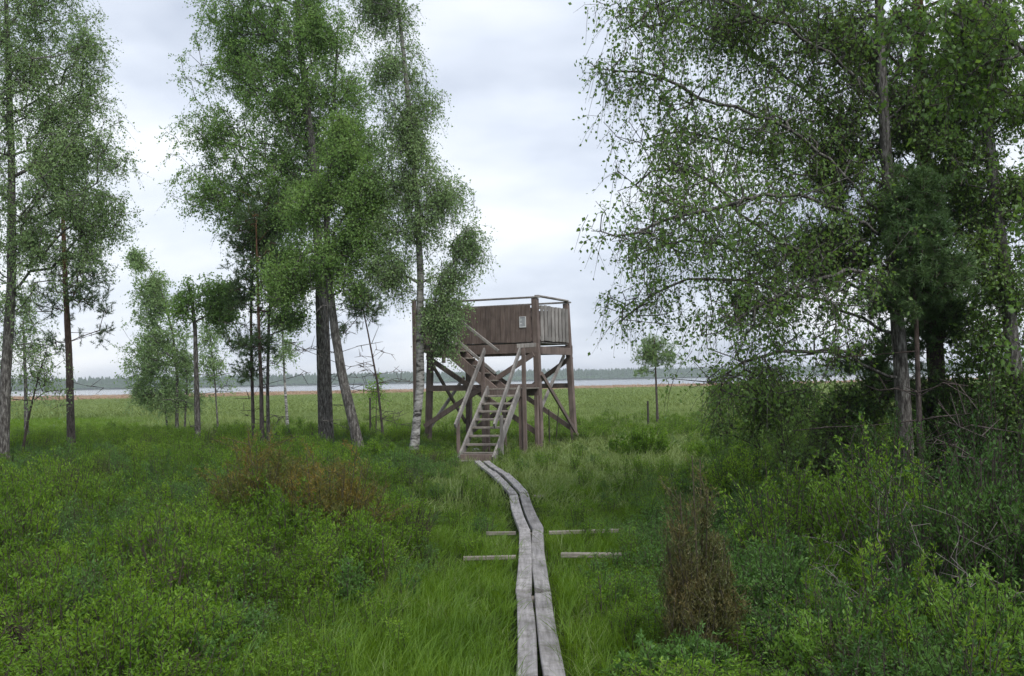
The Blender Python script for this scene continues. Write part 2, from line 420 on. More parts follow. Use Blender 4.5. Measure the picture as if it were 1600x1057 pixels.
f2 = N(nt, 'ShaderNodeMapRange'); f2.inputs[1].default_value = 205; f2.inputs[2].default_value = 240; L.new(wb2.outputs[0], f2.inputs[0])
mA = N(nt, 'ShaderNodeMix'); mA.data_type = 'RGBA'; L.new(f1.outputs[0], mA.inputs[0]); L.new(rA.outputs[0], mA.inputs[6]); L.new(rB.outputs[0], mA.inputs[7])
mB_ = N(nt, 'ShaderNodeMix'); mB_.data_type = 'RGBA'; L.new(f2.outputs[0], mB_.inputs[0]); L.new(mA.outputs[2], mB_.inputs[6]); L.new(rC.outputs[0], mB_.inputs[7])
pb = N(nt, 'ShaderNodeBsdfDiffuse'); L.new(mB_.outputs[2], pb.inputs[0])
bb = N(nt, 'ShaderNodeBump', i_Strength=0.6, i_Distance=0.05); L.new(nA.outputs[0], bb.inputs['Height']); L.new(bb.outputs[0], pb.inputs['Normal'])
o = N(nt, 'ShaderNodeOutputMaterial'); L.new(pb.outputs[0], o.inputs[0])
M_ground = m
tag(link('ground', mesh_np('ground', V, F, [M_ground], smooth=True)), kind='structure')

m, nt = mat('lake_water'); L = nt.links
p = N(nt, 'ShaderNodeBsdfPrincipled', i_Roughness=0.12); p.inputs['Base Color'].default_value = (.05, .055, .06, 1)
geo = N(nt, 'ShaderNodeNewGeometry'); mpw = N(nt, 'ShaderNodeMapping'); mpw.inputs['Scale'].default_value = (.25, 1.0, 1)
L.new(geo.outputs['Position'], mpw.inputs[0])
nw = N(nt, 'ShaderNodeTexNoise', i_Scale=1.2, i_Detail=5.0); L.new(mpw.outputs[0], nw.inputs['Vector'])
bw = N(nt, 'ShaderNodeBump', i_Strength=0.35, i_Distance=0.08); L.new(nw.outputs[0], bw.inputs['Height']); L.new(bw.outputs[0], p.inputs['Normal'])
o = N(nt, 'ShaderNodeOutputMaterial'); L.new(p.outputs[0], o.inputs[0])
tag(link('lake_water', mesh_np('lake_water', [(-3500, 200, -.12), (3500, 200, -.12), (3500, 2600, -.12), (-3500, 2600, -.12)], [(0, 1, 2, 3)], [m])), kind='structure')

# land beyond the lake
def shore(x): return 1250 + x * 0.28 + 40 * math.sin(x * .004 + 2) + 15 * math.sin(x * .021)
xs = np.linspace(-2600, 2600, 131)
rows = [(0, -0.3), (6, 0.25), (60, 1.2), (300, 6), (700, 9), (1800, 4), (3500, 0)]
V = [(x, shore(x) + dy_, z + (1.5 * math.sin(x * .006 + j) if z > 3 else 0)) for j, (dy_, z) in enumerate(rows) for x in xs]
i = np.arange(len(rows) - 1)[:, None] * 131; k = np.arange(130)[None, :]
F = np.stack([i + k, i + k + 1, i + 131 + k + 1, i + 131 + k], -1).reshape(-1, 4)
M_far = rough_mat('far_shore_ground', [(0.35, (.05, .075, .03)), (0.65, (.09, .12, .045))], scale=.02, bump=0, space='World')
tag(link('hills', mesh_np('hills', V, F, [M_far], smooth=True)), kind='structure')
# far forest: individual crowns too many and too small to count
Vs, Fs, n0 = [], [], 0
def crown_cone(x, y, z, h, w, round_):
    prof = [(0.0, .55), (.25, 1.0), (.55, .75 if not round_ else .95), (.8, .35 if not round_ else .65), (1.0, .02 if not round_ else .12)]
    kk = 6; a0 = random.random() * 6
    V = []
    for (t, r) in prof:
        for q in range(kk):
            a = a0 + q * math.tau / kk
            rr = r * w * random.uniform(.75, 1.25)
            V.append((x + rr * math.cos(a), y + rr * math.sin(a), z + h * (t + random.uniform(-.03, .03))))
    F = [(j * kk + q, j * kk + (q + 1) % kk, (j + 1) * kk + (q + 1) % kk, (j + 1) * kk + q) for j in range(len(prof) - 1) for q in range(kk)]
    return V, F
for row in range(7):
    x = -1000.0
    while x < 1150:
        x += random.uniform(1.8, 4.2)
        gaps = noise.noise(Vector((x * .008, row * 2.0, 0)))
        h = (9 + row * 0.8) * random.uniform(.84, 1.08) * (1 + .16 * gaps)
        if row == 0: h *= .40
        if row == 1: h *= .62
        y = shore(x) + 12 + row * 26 + random.uniform(-9, 9)
        V, F = crown_cone(x, y, 0.4 + row * .35, h, random.uniform(1.8, 3.4) * (1.3 if row < 2 else 1), random.random() < .7 or row < 2)
        Vs.extend(V); Fs.extend([tuple(a + n0 for a in f) for f in F]); n0 += len(V)
L_far = leaf_mat('far_forest_foliage', (.030,.065,.028), (.050,.095,.035), (.085,.135,.045), scale=0.012, trans=0.0, gloss=0.0)
tag(link('forest', mesh_np('forest', Vs, np.array(Fs), [L_far])), kind='stuff', label='distant forest on the far shore of the lake')

# ------------------------------------------------------------------ haze
hz = MB()
x0, x1, y0, y1, z0, z1 = -3600, 3600, -420, 5200, -1.5, 24.0
hz.add([(x0, y0, z0), (x1, y0, z0), (x1, y1, z0), (x0, y1, z0), (x0, y0, z1), (x1, y0, z1), (x1, y1, z1), (x0, y1, z1)],
       [(0, 3, 2, 1), (4, 5, 6, 7), (0, 1, 5, 4), (1, 2, 6, 5), (2, 3, 7, 6), (3, 0, 4, 7)])
m, nt = mat('haze')
pv = N(nt, 'ShaderNodeVolumePrincipled'); pv.inputs['Color'].default_value = (.86, .91, .98, 1)
pv.inputs['Density'].default_value = 0.0004; pv.inputs['Anisotropy'].default_value = 0.2
o = N(nt, 'ShaderNodeOutputMaterial'); nt.links.new(pv.outputs[0], o.inputs['Volume'])
tag(link('haze', hz.mesh('haze', [m])), kind='stuff', label='thin bluish haze over the lake')

# ------------------------------------------------------------------ tower
TA = R(24)
TC = Vector((0.606, 26.2, 0))
def T(u, w, z):
    return TC + Vector((-math.cos(TA) * u + math.sin(TA) * w, math.sin(TA) * u + math.cos(TA) * w, z))
UV = Vector((-math.cos(TA), math.sin(TA), 0)); WV = Vector((math.sin(TA), math.cos(TA), 0)); ZV = Vector((0, 0, 1))
LU, LW = 3.0, 2.22
tower = empty('observation_tower', T(LU / 2, LW / 2, 0), 'brown wooden observation tower with outside stairs in the meadow', 'tower')
def tb(name, a, b, w, t, mt=None, up=ZV, parent=tower, c=0.006, wob=0.0):
    return bar_obj(name, a, b, w, t, mt or M_brown, parent, up, c, wob)
ZF = 2.77      # floor level
ZT = 3.90      # rail level
flare = 0.12
def legpt(u, w, z):
    su = -1 if u < 1 else 1; sw = -1 if w < 1 else 1
    k = flare * (ZT - z) / ZT
    return T(u + su * k, w + sw * k, z)
for (u, w, wd) in ((0, 0, .155), (LU, 0, .15), (0, LW, .15), (LU, LW, .15)):
    tb('leg', legpt(u, w, -0.15), legpt(u, w, ZT - .02), wd, wd, up=WV, c=.01)
# floor frame
for w in (-.095, LW + .095):
    tb('floor_beam', T(-.12, w, 2.60), T(LU + .12, w, 2.60), .06, .24, up=ZV)
tb('floor_beam', T(-.1, 0.06, 2.55), T(-.1, LW - .06, 2.55), .06, .20)
tb('floor_beam', T(LU + .1, 0.06, 2.55), T(LU + .1, LW - .06, 2.55), .06, .20)
for k in range(5):
    u = .45 + k * (LU - .9) / 4
    tb('joist', T(u, -.06, 2.60), T(u, LW + .06, 2.60), .05, .16)
for k in range(16):
    w = .02 + (k + .5) * (LW - .04) / 16
    tb('floor_board', T(-.06 + .02, w, 2.755), T(LU + .04, w, 2.755), .132, .03, M_grey)
# mid beams
tb('tie_beam', legpt(0, 0, 1.62) - WV * .115, legpt(LU, 0, 1.62) - WV * .115, .05, .15)
tb('tie_beam', legpt(0, LW, 1.62) + WV * .10, legpt(LU, LW, 1.62) + WV * .10, .05, .13)
# braces
def brace(a, b, off, w=.05, t=.13, mt=None):
    tb('brace', a + off, b + off, w, t, mt)
brace(legpt(0, 0, .45), legpt(LU, 0, 2.45), -WV * .165); brace(legpt(LU, 0, .62), legpt(0, 0, 2.45), -WV * .22)
brace(legpt(0, LW, .35), legpt(LU, LW, 2.42), WV * .155); brace(legpt(LU, LW, .35), legpt(0, LW, 2.42), WV * .21)
brace(legpt(0, 0, 1.95), legpt(0, LW, .25), -UV * .105, t=.11); brace(legpt(0, LW - .12, 2.45), legpt(0, .12, .85), UV * .105, t=.10, mt=M_grey)
brace(legpt(LU, 0, 2.5), legpt(LU, LW, .6), UV * .105, t=.10); brace(legpt(LU, LW, 1.9), legpt(LU, 0, .3), UV * .160, t=.10, mt=M_grey)
# parapet: front and back of close brown boards, ends of spaced slats
OPEN0, OPEN1 = LU - .95, LU - .08
nb = 20
bw_ = (LU + .02) / nb
mbd = MB(); bar(mbd, (0, 0, -.5), (0, 0, .5), bw_ - .008, .022, up=Vector((0, 1, 0)), c=.002)
me_board = mbd.mesh('board', [M_brown])
def put(name, me, loc, parent, rz=0, s=(1, 1, 1)):
    o = link(name, me, parent); off = Vector((0, 0, 0)); q = parent
    while q: off += q.location; q = q.parent
    o.location = Vector(loc) - off; o.rotation_euler = (0, 0, rz); o.scale = s
    return o
for k in range(nb):
    u = .09 + (k + .5) * (LU - .18) / nb
    dz = random.uniform(-.012, .012)
    if u < OPEN0 + .06:
        put('board', me_board, T(u, -.1 + random.uniform(-.003, .003), 3.245 + dz), tower, -TA, ((LU - .18) / nb / bw_, 1, .95))
    put('board', me_board, T(u, LW + .1 + random.uniform(-.003, .003), 3.245 + dz), tower, -TA, ((LU - .18) / nb / bw_, 1, .95))
for (w, a, b) in ((-.06, .08, OPEN0 + .05), (LW + .06, .08, LU - .08)):
    tb('parapet_rail', T(a, w, 3.60), T(b, w, 3.60), .045, .09)
    tb('parapet_rail', T(a, w, 2.93), T(b, w, 2.93), .045, .09)
tb('parapet_post', T(OPEN0 + .10, -.06, 2.78), T(OPEN0 + .10, -.06, ZT - .02), .09, .09, up=WV)
for (w) in (-.02, LW + .02):
    tb('hand_rail', T(-.12, w, ZT + .012), T(LU + .12 if w > 1 else OPEN0 + .14, w, ZT + .012), .15, .04, M_grey)
for u in (-.02, LU + .02):
    tb('hand_rail', T(u, .075, ZT + .055), T(u, LW - .0, ZT + .055), .13, .04, M_grey)
    e = -1 if u < 1 else 1
    tb('parapet_rail', T(u + e * .04, .085, 3.66), T(u + e * .04, LW - .08, 3.66), .045, .09, M_grey)
    tb('parapet_rail', T(u + e * .04, .085, 2.86), T(u + e * .04, LW - .08, 2.86), .045, .09, M_grey)
mbs = MB(); bar(mbs, (0, 0, -.46), (0, 0, .46), .18, .022, up=Vector((0, 1, 0)), c=.003)
me_slat = mbs.mesh('slat', [M_grey])
for k in range(8):
    w = .22 + k * (LW - .44) / 7
    for u in (-.095, LU + .095):
        put('slat', me_slat, T(u, w, 3.26 + random.uniform(-.01, .01)), tower, math.pi / 2 - TA + random.uniform(-.02, .02))

# lower flight
A0 = P(745, 722, 22.75); A0.z = 0.0
A1 = P(787, 607, 25.0); ZL = 1.60
fd = Vector((A1.x - A0.x, A1.y - A0.y, 0)); FL = fd.length; fd.normalize(); fs = Vector((fd.y, -fd.x, 0))   # fs points to the right
SW = .80
def S(s, t, z): return Vector((A0.x, A0.y, 0)) + fd * t + fs * s + ZV * z
mb = MB()
base = Vector((A0.x, A0.y, 0))
for s in (-SW / 2, SW / 2):
    bar(mb, S(s, -.05, .03) - base, S(s, FL + .02, ZL - .02) - base, .05, .22, c=.006)
stair = link('staircase', mb.mesh('staircase', [M_grey]), tower, base - tower.location)
nt_ = 9
for k in range(1, nt_):
    t = k / nt_ * FL - .02; z = k / nt_ * ZL
    tb('tread', S(-SW / 2 + .028, t, z), S(SW / 2 - .028, t, z), .23, .045, M_greyx, parent=stair)
tb('bottom_riser', S(-SW / 2 + .03, .0, .09), S(SW / 2 - .03, .0, .09), .03, .16, M_brown, parent=stair)
tb('foot_board', S(-SW / 2 - .04, -.17, .035), S(SW / 2 - .35, -.17, .035), .16, .04, M_greyx, parent=stair)
for s in (-SW / 2 - .05, SW / 2 + .05):
    tb('handrail', S(s, -.12, .80), S(s, FL - .05, 2.55), .045, .13, M_grey, parent=stair)
tb('stair_post', S(-SW / 2 - .06 + .0, .12, -.1), S(-SW / 2 - .06, .12, .93), .07, .07, M_brown, up=fd, parent=stair)
tb('stair_post', S(SW / 2 + .12, .22, -.1), S(SW / 2 + .12, .22, 1.02), .07, .07, M_grey, up=fd, parent=stair)
tb('stair_post', S(SW / 2 + .12, FL - .02, -.1), S(SW / 2 + .12, FL - .02, 2.66), .09, .09, M_brown, up=fd, parent=stair)
tb('stair_post', S(-SW / 2 - .12, FL - .02, .0), S(-SW / 2 - .12, FL - .02, 2.56), .08, .08, M_brown, up=fd, parent=stair)
tb('cross_piece', S(SW / 2 - .02, FL - .10, 2.62), S(SW / 2 + .42, FL + .05, 2.64), .045, .10, M_grey, parent=stair)
# landing
lc = S(0, FL + .45, ZL)
ul = (lc - TC).dot(UV); wl_ = (lc - TC).dot(WV)
def TL(u, w, z): return T(u, w, z)
lu0, lu1 = ul - .52, ul + .48
lw0, lw1 = wl_ - .44, -.24
land = empty('landing', T(ul, (lw0 + lw1) / 2, ZL - .12) - tower.location, None, None); land.parent = tower
for w in (lw0 + .03, lw1 - .03):
    tb('landing_beam', T(lu0, w, ZL - .12), T(lu1, w, ZL - .12), .05, .17, parent=land)
for k in range(7):
    u = lu0 + (k + .5) * (lu1 - lu0) / 7
    tb('floor_board', T(u, lw0, ZL - .015), T(u, lw1, ZL - .015), .132, .035, M_greyx, parent=land)
for (u, w) in ((lu0 + .05, lw0 + .10), (lu1 - .05, lw0 + .10), (lu0 + .05, lw1 - .1), (lu1 - .05, lw1 - .1)):
    tb('landing_post', T(u, w, -.1), T(u, w, ZL - .2), .09, .09, parent=land, up=WV)
# upper flight, to the left along the front
ua, ub = lu1 + .02, OPEN0 + .12
wA = (lw0 * .55 + lw1 * .45)
w_out, w_in = lw1 - .60, lw1 + .02
mb = MB(); ubase = T(ua, (w_out + w_in) / 2, ZL)
for w in (w_out, w_in):
    bar(mb, T(ua - .08, w, ZL - .10) - ubase, T(ub, w, ZF - .13) - ubase, .05, .24)
st2 = link('staircase', mb.mesh('staircase', [M_brown]), tower, ubase - tower.location)
for k in range(1, 6):
    t = k / 6
    tb('tread', T(ua + (ub - ua) * t, w_out + .03, ZL + (ZF - ZL) * t), T(ua + (ub - ua) * t, w_in - .03, ZL + (ZF - ZL) * t), .24, .04, M_greyx, parent=st2)
tb('handrail', T(ua - .20, w_out - .055, ZL + .93), T(ub + .1, w_out - .055, ZF + 1.0), .045, .07, M_grey, parent=st2)
tb('handrail', T(ua - .10, w_out - .055, ZL + .38), T(ub + .1, w_out - .055, ZF + .45), .04, .07, M_grey, parent=st2)
tb('stair_post', T(ub, w_out - .10, ZF - .5), T(ub, w_out - .10, ZF + .98), .08, .07, M_brown, up=WV, parent=st2)
# bridge from upper flight to the platform opening
mb = MB(); bb_ = T((ub + LU) / 2, w_out, ZF)
bar(mb, T(ub, w_out, ZF - .12) - bb_, T(LU, w_out, ZF - .12) - bb_, .05, .18)
bar(mb, T(LU, w_out + .03, ZF - .12) - bb_, T(LU, -.13, ZF - .12) - bb_, .05, .18)
brg = link('upper_landing', mb.mesh('upper_landing', [M_brown]), tower, bb_ - tower.location)
for k in range(6):
    u = ub + (k + .5) * (LU - ub) / 6
    tb('floor_board', T(u, w_out - .02, ZF - .015), T(u, -.13, ZF - .015), (LU - ub) / 6 - .008, .03, M_greyx, parent=brg)
tb('landing_post', T(LU + .03, w_out - .07, -.1), T(LU + .03, w_out - .07, ZT), .09, .09, parent=brg, up=WV)
tb('hand_rail', T(ub - .05, w_out - .055, ZT + .02), T(LU + .1, w_out - .055, ZT + .02), .1, .04, M_grey, parent=brg)
tb('parapet_rail', T(ub + .05, w_out - .04, 3.58), T(LU - .03, w_out - .04, 3.58), .045, .09, parent=brg)
tb('parapet_rail', T(ub + .05, w_out - .04, 2.95), T(LU - .03, w_out - .04, 2.95), .045, .09, parent=brg)
k = 0; u = ub + .10
while u < LU - .05:
    put('board', me_board, T(u, w_out - .078, 3.24 + random.uniform(-.01, .01)), brg, -TA, (.93, 1, .95)); u += .15

# notice sheet on the boards
nbp = T(.30, -.124, 3.28)
notice = empty('notice_board', nbp, 'small white notice sheet fixed to the brown boards of the tower parapet', 'notice')
M_white = rough_mat('notice_paper', [(0.3, (.72, .73, .75)), (0.7, (.80, .81, .82))], scale=5, bump=0, rough=0.5)
M_ink = rough_mat('notice_ink', [(0.3, (.22, .23, .26)), (0.7, (.30, .31, .34))], scale=5, bump=0)
tb('backing_panel', nbp - UV * .092, nbp + UV * .092, .012, .28, M_white, up=ZV, parent=notice, c=.003)
mb = MB()
for k in range(8):
    z = .11 - k * .030
    a = nbp - UV * .075 + ZV * z - WV * .0115; b = nbp + UV * (.07 - (.05 if k % 3 == 2 else 0)) + ZV * z - WV * .0115
    mb.add([tuple(a - nbp), tuple(b - nbp), tuple(b - nbp + ZV * (.012 if k else .022)), tuple(a - nbp + ZV * (.012 if k else .022))], [(0, 1, 2, 3)])
link('printed_lines', mb.mesh('printed_lines', [M_ink]), notice)

# ------------------------------------------------------------------ boardwalk
walk = empty('boardwalk', G(830, 870, 0), 'narrow boardwalk of two grey planks winding to the tower stairs', 'boardwalk')
ZW = .13
def zp(zx, zy): return (700 + zx / 2.96, 700 + zy / 2.96)
Lc = [(135, 58), (203, 112), (303, 215), (354, 375), (350, 660), (365, 1057)]
Rc = [(178, 60), (265, 118), (352, 208), (416, 370), (438, 658), (495, 1057)]
def plank_mesh(a, b, w, t=.045, seed=0):
    """uneven, slightly cupped plank from a to b"""
    rnd = random.Random(seed)
    o0 = a.lerp(b, .5); d = (b - a); Ln = d.length; d.normalize(); s = Vector((d.y, -d.x, 0)).normalized(); u = s.cross(d)
    n = max(4, int(Ln / .35)); V = []; F = []
    c = .008; bow = rnd.uniform(-.02, .02); tw = rnd.uniform(-.02, .02)
    prof = [(-1, -t), (-1, -c), (-.9, 0), (-.3, .000), (.3, .000), (.9, 0), (1, -c), (1, -t)]
    for i in range(n + 1):
        f = i / n; cen = a.lerp(b, f) - o0 + s * (bow * 4 * f * (1 - f)) + ZV * rnd.uniform(-.003, .003)
        hw = w / 2 * (1 + rnd.uniform(-.035, .035))
        for (x, z) in prof:
            V.append(tuple(cen + s * x * hw + u * (z + x * tw * (f - .5) - .004 * (1 - x * x) + (rnd.uniform(-.002, .002)))))
    for i in range(n):
        for k in range(8):
            F.append((i*8+k, (i+1)*8+k, (i+1)*8+(k+1) % 8, i*8+(k+1) % 8))
    mb = MB(); mb.add(V, F)
    mb.F[8].append(np.array([list(range(8)), [n*8+7-k for k in range(8)]]))
    return mb.mesh('plank', [M_plank]), o0
ends = []
for j, Cc in enumerate((Lc, Rc)):
    pts = [G(*zp(*c), ZW) for c in Cc]
    d = (pts[-1] - pts[-2]).normalized()
    pts += [pts[-1] + d * 3.2, pts[-1] + d * 6.6]
    # the drawn line is the middle of each plank run; planks meet at the bends
    for k in range(len(pts) - 1):
        a, b = pts[k], pts[k + 1]
        dd = (b - a).normalized()
        a2 = a + dd * .006; b2 = b - dd * .006
        dz = [0, .012, 0, .014, .0, .012, 0][k] * (1 if j == 0 else .7)
        w = [.122, .124, .126, .124, .122, .118, .118][k] * (1.0 if j == 0 else 1.03)
        me, o0 = plank_mesh(a2 + ZV * (dz - .003 * k), b2 + ZV * (dz), w, seed=j * 20 + k)
        o = link('plank', me, walk, o0 - walk.location)
        if j == 0: ends.append((a, dd))
    if j == 1: rpts = pts
for k, (a, dd) in enumerate(ends):
    s = Vector((dd.y, -dd.x, 0)); c = (a + rpts[k]) / 2
    bar_obj('sleeper', c - s * .12 + ZV * (-.09), c + s * .12 + ZV * (-.09), .12, .075, M_greyx, walk)
# long bearers lying across under the walk
def bearer(a, b, lab, w, z=.10):
    A = G(*a, z); B = G(*b, z)
    o = bar_obj('timber_beam', A, B, w, .04, M_greyx, None, wob=.008)
    tag(o, lab, 'beam', 'weathered beams lying across the boardwalk')
bearer((724, 873), (806, 871), 'short grey beam end left of the boardwalk, nearer of the two rows', .05, .09)
bearer((877, 867.5), (971, 868), 'thick grey beam end right of the boardwalk, nearer of the two rows', .09, .155)
bearer((760, 834), (806, 833.5), 'short thin beam end left of the boardwalk, farther of the two rows', .04, .12)
bearer((858, 833), (968, 829.5), 'long thin grey beam right of the boardwalk, farther of the two rows', .05, .15)
bearer((832, 776), (853, 775), 'very short pale beam end beside the boardwalk bend', .03, .06)

# ------------------------------------------------------------------ trees
def sample_blobs(blobs, D, n, thr=-0.08, nscale=1.6, depthk=1.0, zmin=0.3):
    """targets in the crown volume. blob: (px, py, rx, ry[, weight[, dD]])"""
    bs = []
    for b in blobs:
        x, y, rx, ry = b[:4]; w = b[4] if len(b) > 4 else 1.0; dd = b[5] if len(b) > 5 else 0.0
        c = P(x, y, D + dd); sx = rx / 1600 * D; sy = ry / 1600 * D
        bs.append((c, sx, sy, min(sx, 2.2) * depthk, w * rx * ry))
    wts = np.array([b[4] for b in bs], float); wts /= wts.sum()
    out = []; seed = random.uniform(0, 50)
    while len(out) < n:
        b = bs[rng.choice(len(bs), p=wts)]
        v = rng.normal(size=3); v /= np.linalg.norm(v); v *= rng.random() ** .42 * min(1.4, max(.5, 1 + .30 * rng.normal()))
        p = (b[0].x + v[0] * b[1], b[0].y + v[1] * b[3], b[0].z + v[2] * b[2])
        if p[2] < zmin: continue
        if noise.noise(Vector((p[0] * nscale, p[1] * nscale, p[2] * nscale * .62)) + Vector((seed, 0, 0))) < thr and random.random() < .93: continue
        out.append(p)
    return np.array(out)
def build_skeleton(trunk, T_, up_pen=0.9, jit=.05, step=.3, crown_lo=0.3, limbs=()):
    """joins crown targets to the trunk; returns node positions, parents, index of the target ends"""
    tr = np.array([tuple(p) for p in trunk], float)
    seglen = np.linalg.norm(np.diff(tr, axis=0), axis=1); cum = np.concatenate([[0], np.cumsum(seglen)])
    m = max(8, int(cum[-1] / .25)); q = np.linspace(0, cum[-1], m)
    nodes = [np.array([np.interp(v, cum, tr[:, a]) for a in range(3)]) for v in q]
    par = [-1] + list(range(m - 1))
    cap = m + len(T_) * 14
    cap += sum(40 for _ in limbs)
    arr = np.zeros((cap, 3)); arr[:m] = nodes; cnt = m
    elig = np.zeros(cap, bool); elig[:m] = np.array(nodes)[:, 2] > crown_lo
    for lb in limbs:
        lb = np.array([tuple(p) for p in lb], float); cl = np.concatenate([[0], np.cumsum(np.linalg.norm(np.diff(lb, axis=0), axis=1))])
        j = int(np.argmin(np.linalg.norm(arr[:m] - lb[0], axis=1))); prev = j
        for v in np.linspace(0, cl[-1], max(3, min(38, int(cl[-1] / .22))))[1:]:
            arr[cnt] = [np.interp(v, cl, lb[:, a]) for a in range(3)]; arr[cnt] += rng.normal(size=3) * .018
            par.append(prev); elig[cnt] = True; prev = cnt; cnt += 1
    ax = arr[:cnt].copy()
    dist = np.array([np.min(np.linalg.norm(ax - t, axis=1)) for t in T_])
    ends = []
    for ti in np.argsort(dist):
        t = T_[ti]; A = arr[:cnt]
        dv = t - A; d = np.linalg.norm(dv, axis=1); h = np.hypot(dv[:, 0], dv[:, 1])
        cost = d + up_pen * np.maximum(0, A[:, 2] - t[2] + .35 * h)
        cost[~elig[:cnt]] = 1e9
        j = int(np.argmin(cost)); a = A[j].copy(); L_ = d[j]; ns = max(1, int(L_ / step)); ns = min(ns, 13)
        prev = j
        for s in range(1, ns + 1):
            f = s / ns
            pnt = a + (t - a) * f
            if ns > 1:
                pnt[2] += up_pen * .13 * L_ * math.sin(f * math.pi)
                if s < ns: pnt = pnt + rng.normal(size=3) * jit
            if cnt < cap:
                arr[cnt] = pnt; par.append(prev); elig[cnt] = True; prev = cnt; cnt += 1
        ends.append(prev)
    return arr[:cnt], np.array(par), m, np.array(ends)
def make_tree(name, label, cat, group, base, trunk, r0, r1, D, blobs, n, lmat, bmat, kind='birch', leaf=.055, tw=5, lpt=9,
              thr=-.08, up_pen=.9, droop=.5, twigs=True, dead=0, twig_len=.38, crown_lo=.8, jit=.05, depthk=1.0, nscale=1.6, tr_n=10, rough=.04, limb=.30, limbs=(), limb_n=28):
    """trunk: list of world points from the base up"""
    base = Vector(base)
    root = empty(name, base, label, cat, group)
    b0 = np.array(base)
    n = int(n * (1.45 if kind == 'birch' else 1.3)); lpt = int(lpt * (1.25 if kind == 'birch' else 1.1))
    Tg = sample_blobs(blobs, D, n, thr, depthk=depthk, nscale=nscale)
    if limbs:
        ex = []
        for lb in limbs:
            q = np.array([tuple(P(x, y, D + dd)) for x, y, dd in lb]); L_ = np.linalg.norm(np.diff(q, axis=0), axis=1).sum()
            for _ in range(int(L_ * limb_n)):
                t = .20 + .72 * random.random() ** .8; x = min(len(q) - 1.001, t * (len(q) - 1)); k = int(x); p = q[k] + (q[k + 1] - q[k]) * (x - k)
                sp = .16 + .22 * (1 - abs(2 * t - 1.1))
                ex.append(p + rng.normal(size=3) * np.array([sp, sp * 1.3, sp * .62]) + np.array([0, 0, .02]))
        Tg = np.concatenate([Tg, np.array(ex)])
    arr, par, m, ends = build_skeleton(trunk, Tg, up_pen, jit=jit, crown_lo=crown_lo, limbs=[[P(x, y, D + dd) for x, y, dd in lb] for lb in limbs])
    # pipe-model radius
    cntw = np.zeros(len(arr)); cntw[ends] += 1
    for i in range(len(arr) - 1, 0, -1): cntw[par[i]] += cntw[i]
    rad = .0048 * (D / 25) ** .3 * np.maximum(1, cntw) ** .40
    # trunk
    mb = MB()
    hh = np.linspace(0, 1, m); tr_r = r0 * (1 - hh) ** .8 + r1 * hh
    tr_r[:3] *= np.array([1.7, 1.28, 1.08])[:min(3, m)]
    rad = np.minimum(rad, r0 * limb)
    tube(mb, arr[:m] - b0, tr_r, n=tr_n, wob=rough)
    idx = np.arange(m, len(arr))
    if len(idx):
        pr = par[idx]
        ra = np.where(pr < m, rad[idx] * 1.15, np.minimum(rad[pr], rad[idx] * 1.6))
        Vv, Ff = segs(arr[pr] - b0, arr[idx] - b0, ra, rad[idx], 5)
        mb.add(Vv, Ff)
    if dead:   # bare lower twigs
        A = []; B = []
        for _ in range(dead):
            j = random.randint(int(m * .08), int(m * .55)); p = arr[j]; a = random.uniform(0, math.tau); l = random.uniform(.4, 1.3)
            q = p + np.array([math.cos(a) * l * .5, math.sin(a) * l * .5, random.uniform(-.15, .3) * l])
            q2 = q + np.array([math.cos(a + .3) * l * .5, math.sin(a + .3) * l * .5, random.uniform(-.25, .15) * l])
            A += [p, q]; B += [q, q2]
            for _k in range(3):
                f = random.random(); s0 = q + (q2 - q) * f; A.append(s0); B.append(s0 + rng.normal(size=3) * .16)
        A = np.array(A); B = np.array(B)
        Vv, Ff = segs(A - b0, B - b0, np.full(len(A), .009), np.full(len(A), .004), 4); mb.add(Vv, Ff)
    link('trunk', mb.mesh('trunk', [bmat], smooth=True), root)
    # crown
    E = arr[ends]; out_dir = unit(E - arr[par[ends]])
    cb = MB(); K = len(E)
    if kind == 'birch':
        td = unit(np.repeat(out_dir, tw, 0) * .5 + rng.normal(size=(K * tw, 3)) * .75 + np.array([0, 0, -droop]))
        S0 = np.repeat(E, tw, 0) + rng.normal(size=(K * tw, 3)) * .05
        tl = twig_len * rng.uniform(.45, 1.3, K * tw)
        dn = np.array([0, 0, -1.0]) * (droop * .75 * tl[:, None])
        SM = S0 + td * tl[:, None] * .5 + dn * .25; S1 = S0 + td * tl[:, None] * .93 + dn
        if twigs:
            Vv, Ff = segs(np.concatenate([S0, SM]) - b0, np.concatenate([SM, S1]) - b0, np.concatenate([np.full(K * tw, .0032), np.full(K * tw, .0024)]), np.concatenate([np.full(K * tw, .0024), np.full(K * tw, .0012)]), 3)
        nl = lpt; f = ((np.arange(nl) + .7) / nl)[None, :, None]
        C = (S0[:, None] + (td * tl[:, None])[:, None] * f + dn[:, None] * f ** 2).reshape(-1, 3)
        C += rng.normal(size=C.shape) * .028
        dr = rng.normal(size=C.shape) * .8 + np.repeat(td, nl, 0) * .4 + np.array([0, 0, -.5])
        sz = leaf * rng.uniform(.5, 1.35, len(C))
        LV, LF = leaves(C - b0, dr, sz, sz * rng.uniform(.55, .85, len(C)))
    else:
        # pine: upturned shoots, each a brush of needles
        td = unit(np.repeat(out_dir, tw, 0) * .6 + rng.normal(size=(K * tw, 3)) * .6 + np.array([0, 0, .35]))
        S0 = np.repeat(E, tw, 0) + rng.normal(size=(K * tw, 3)) * .06
        tl = twig_len * rng.uniform(.5, 1.2, K * tw)
        S1 = S0 + td * tl[:, None]
        if twigs:
            Vv, Ff = segs(S0 - b0, S1 - b0, np.full(len(S0), .006), np.full(len(S0), .004), 3)
        f = rng.random((len(S0), lpt))
        f = .25 + .75 * f
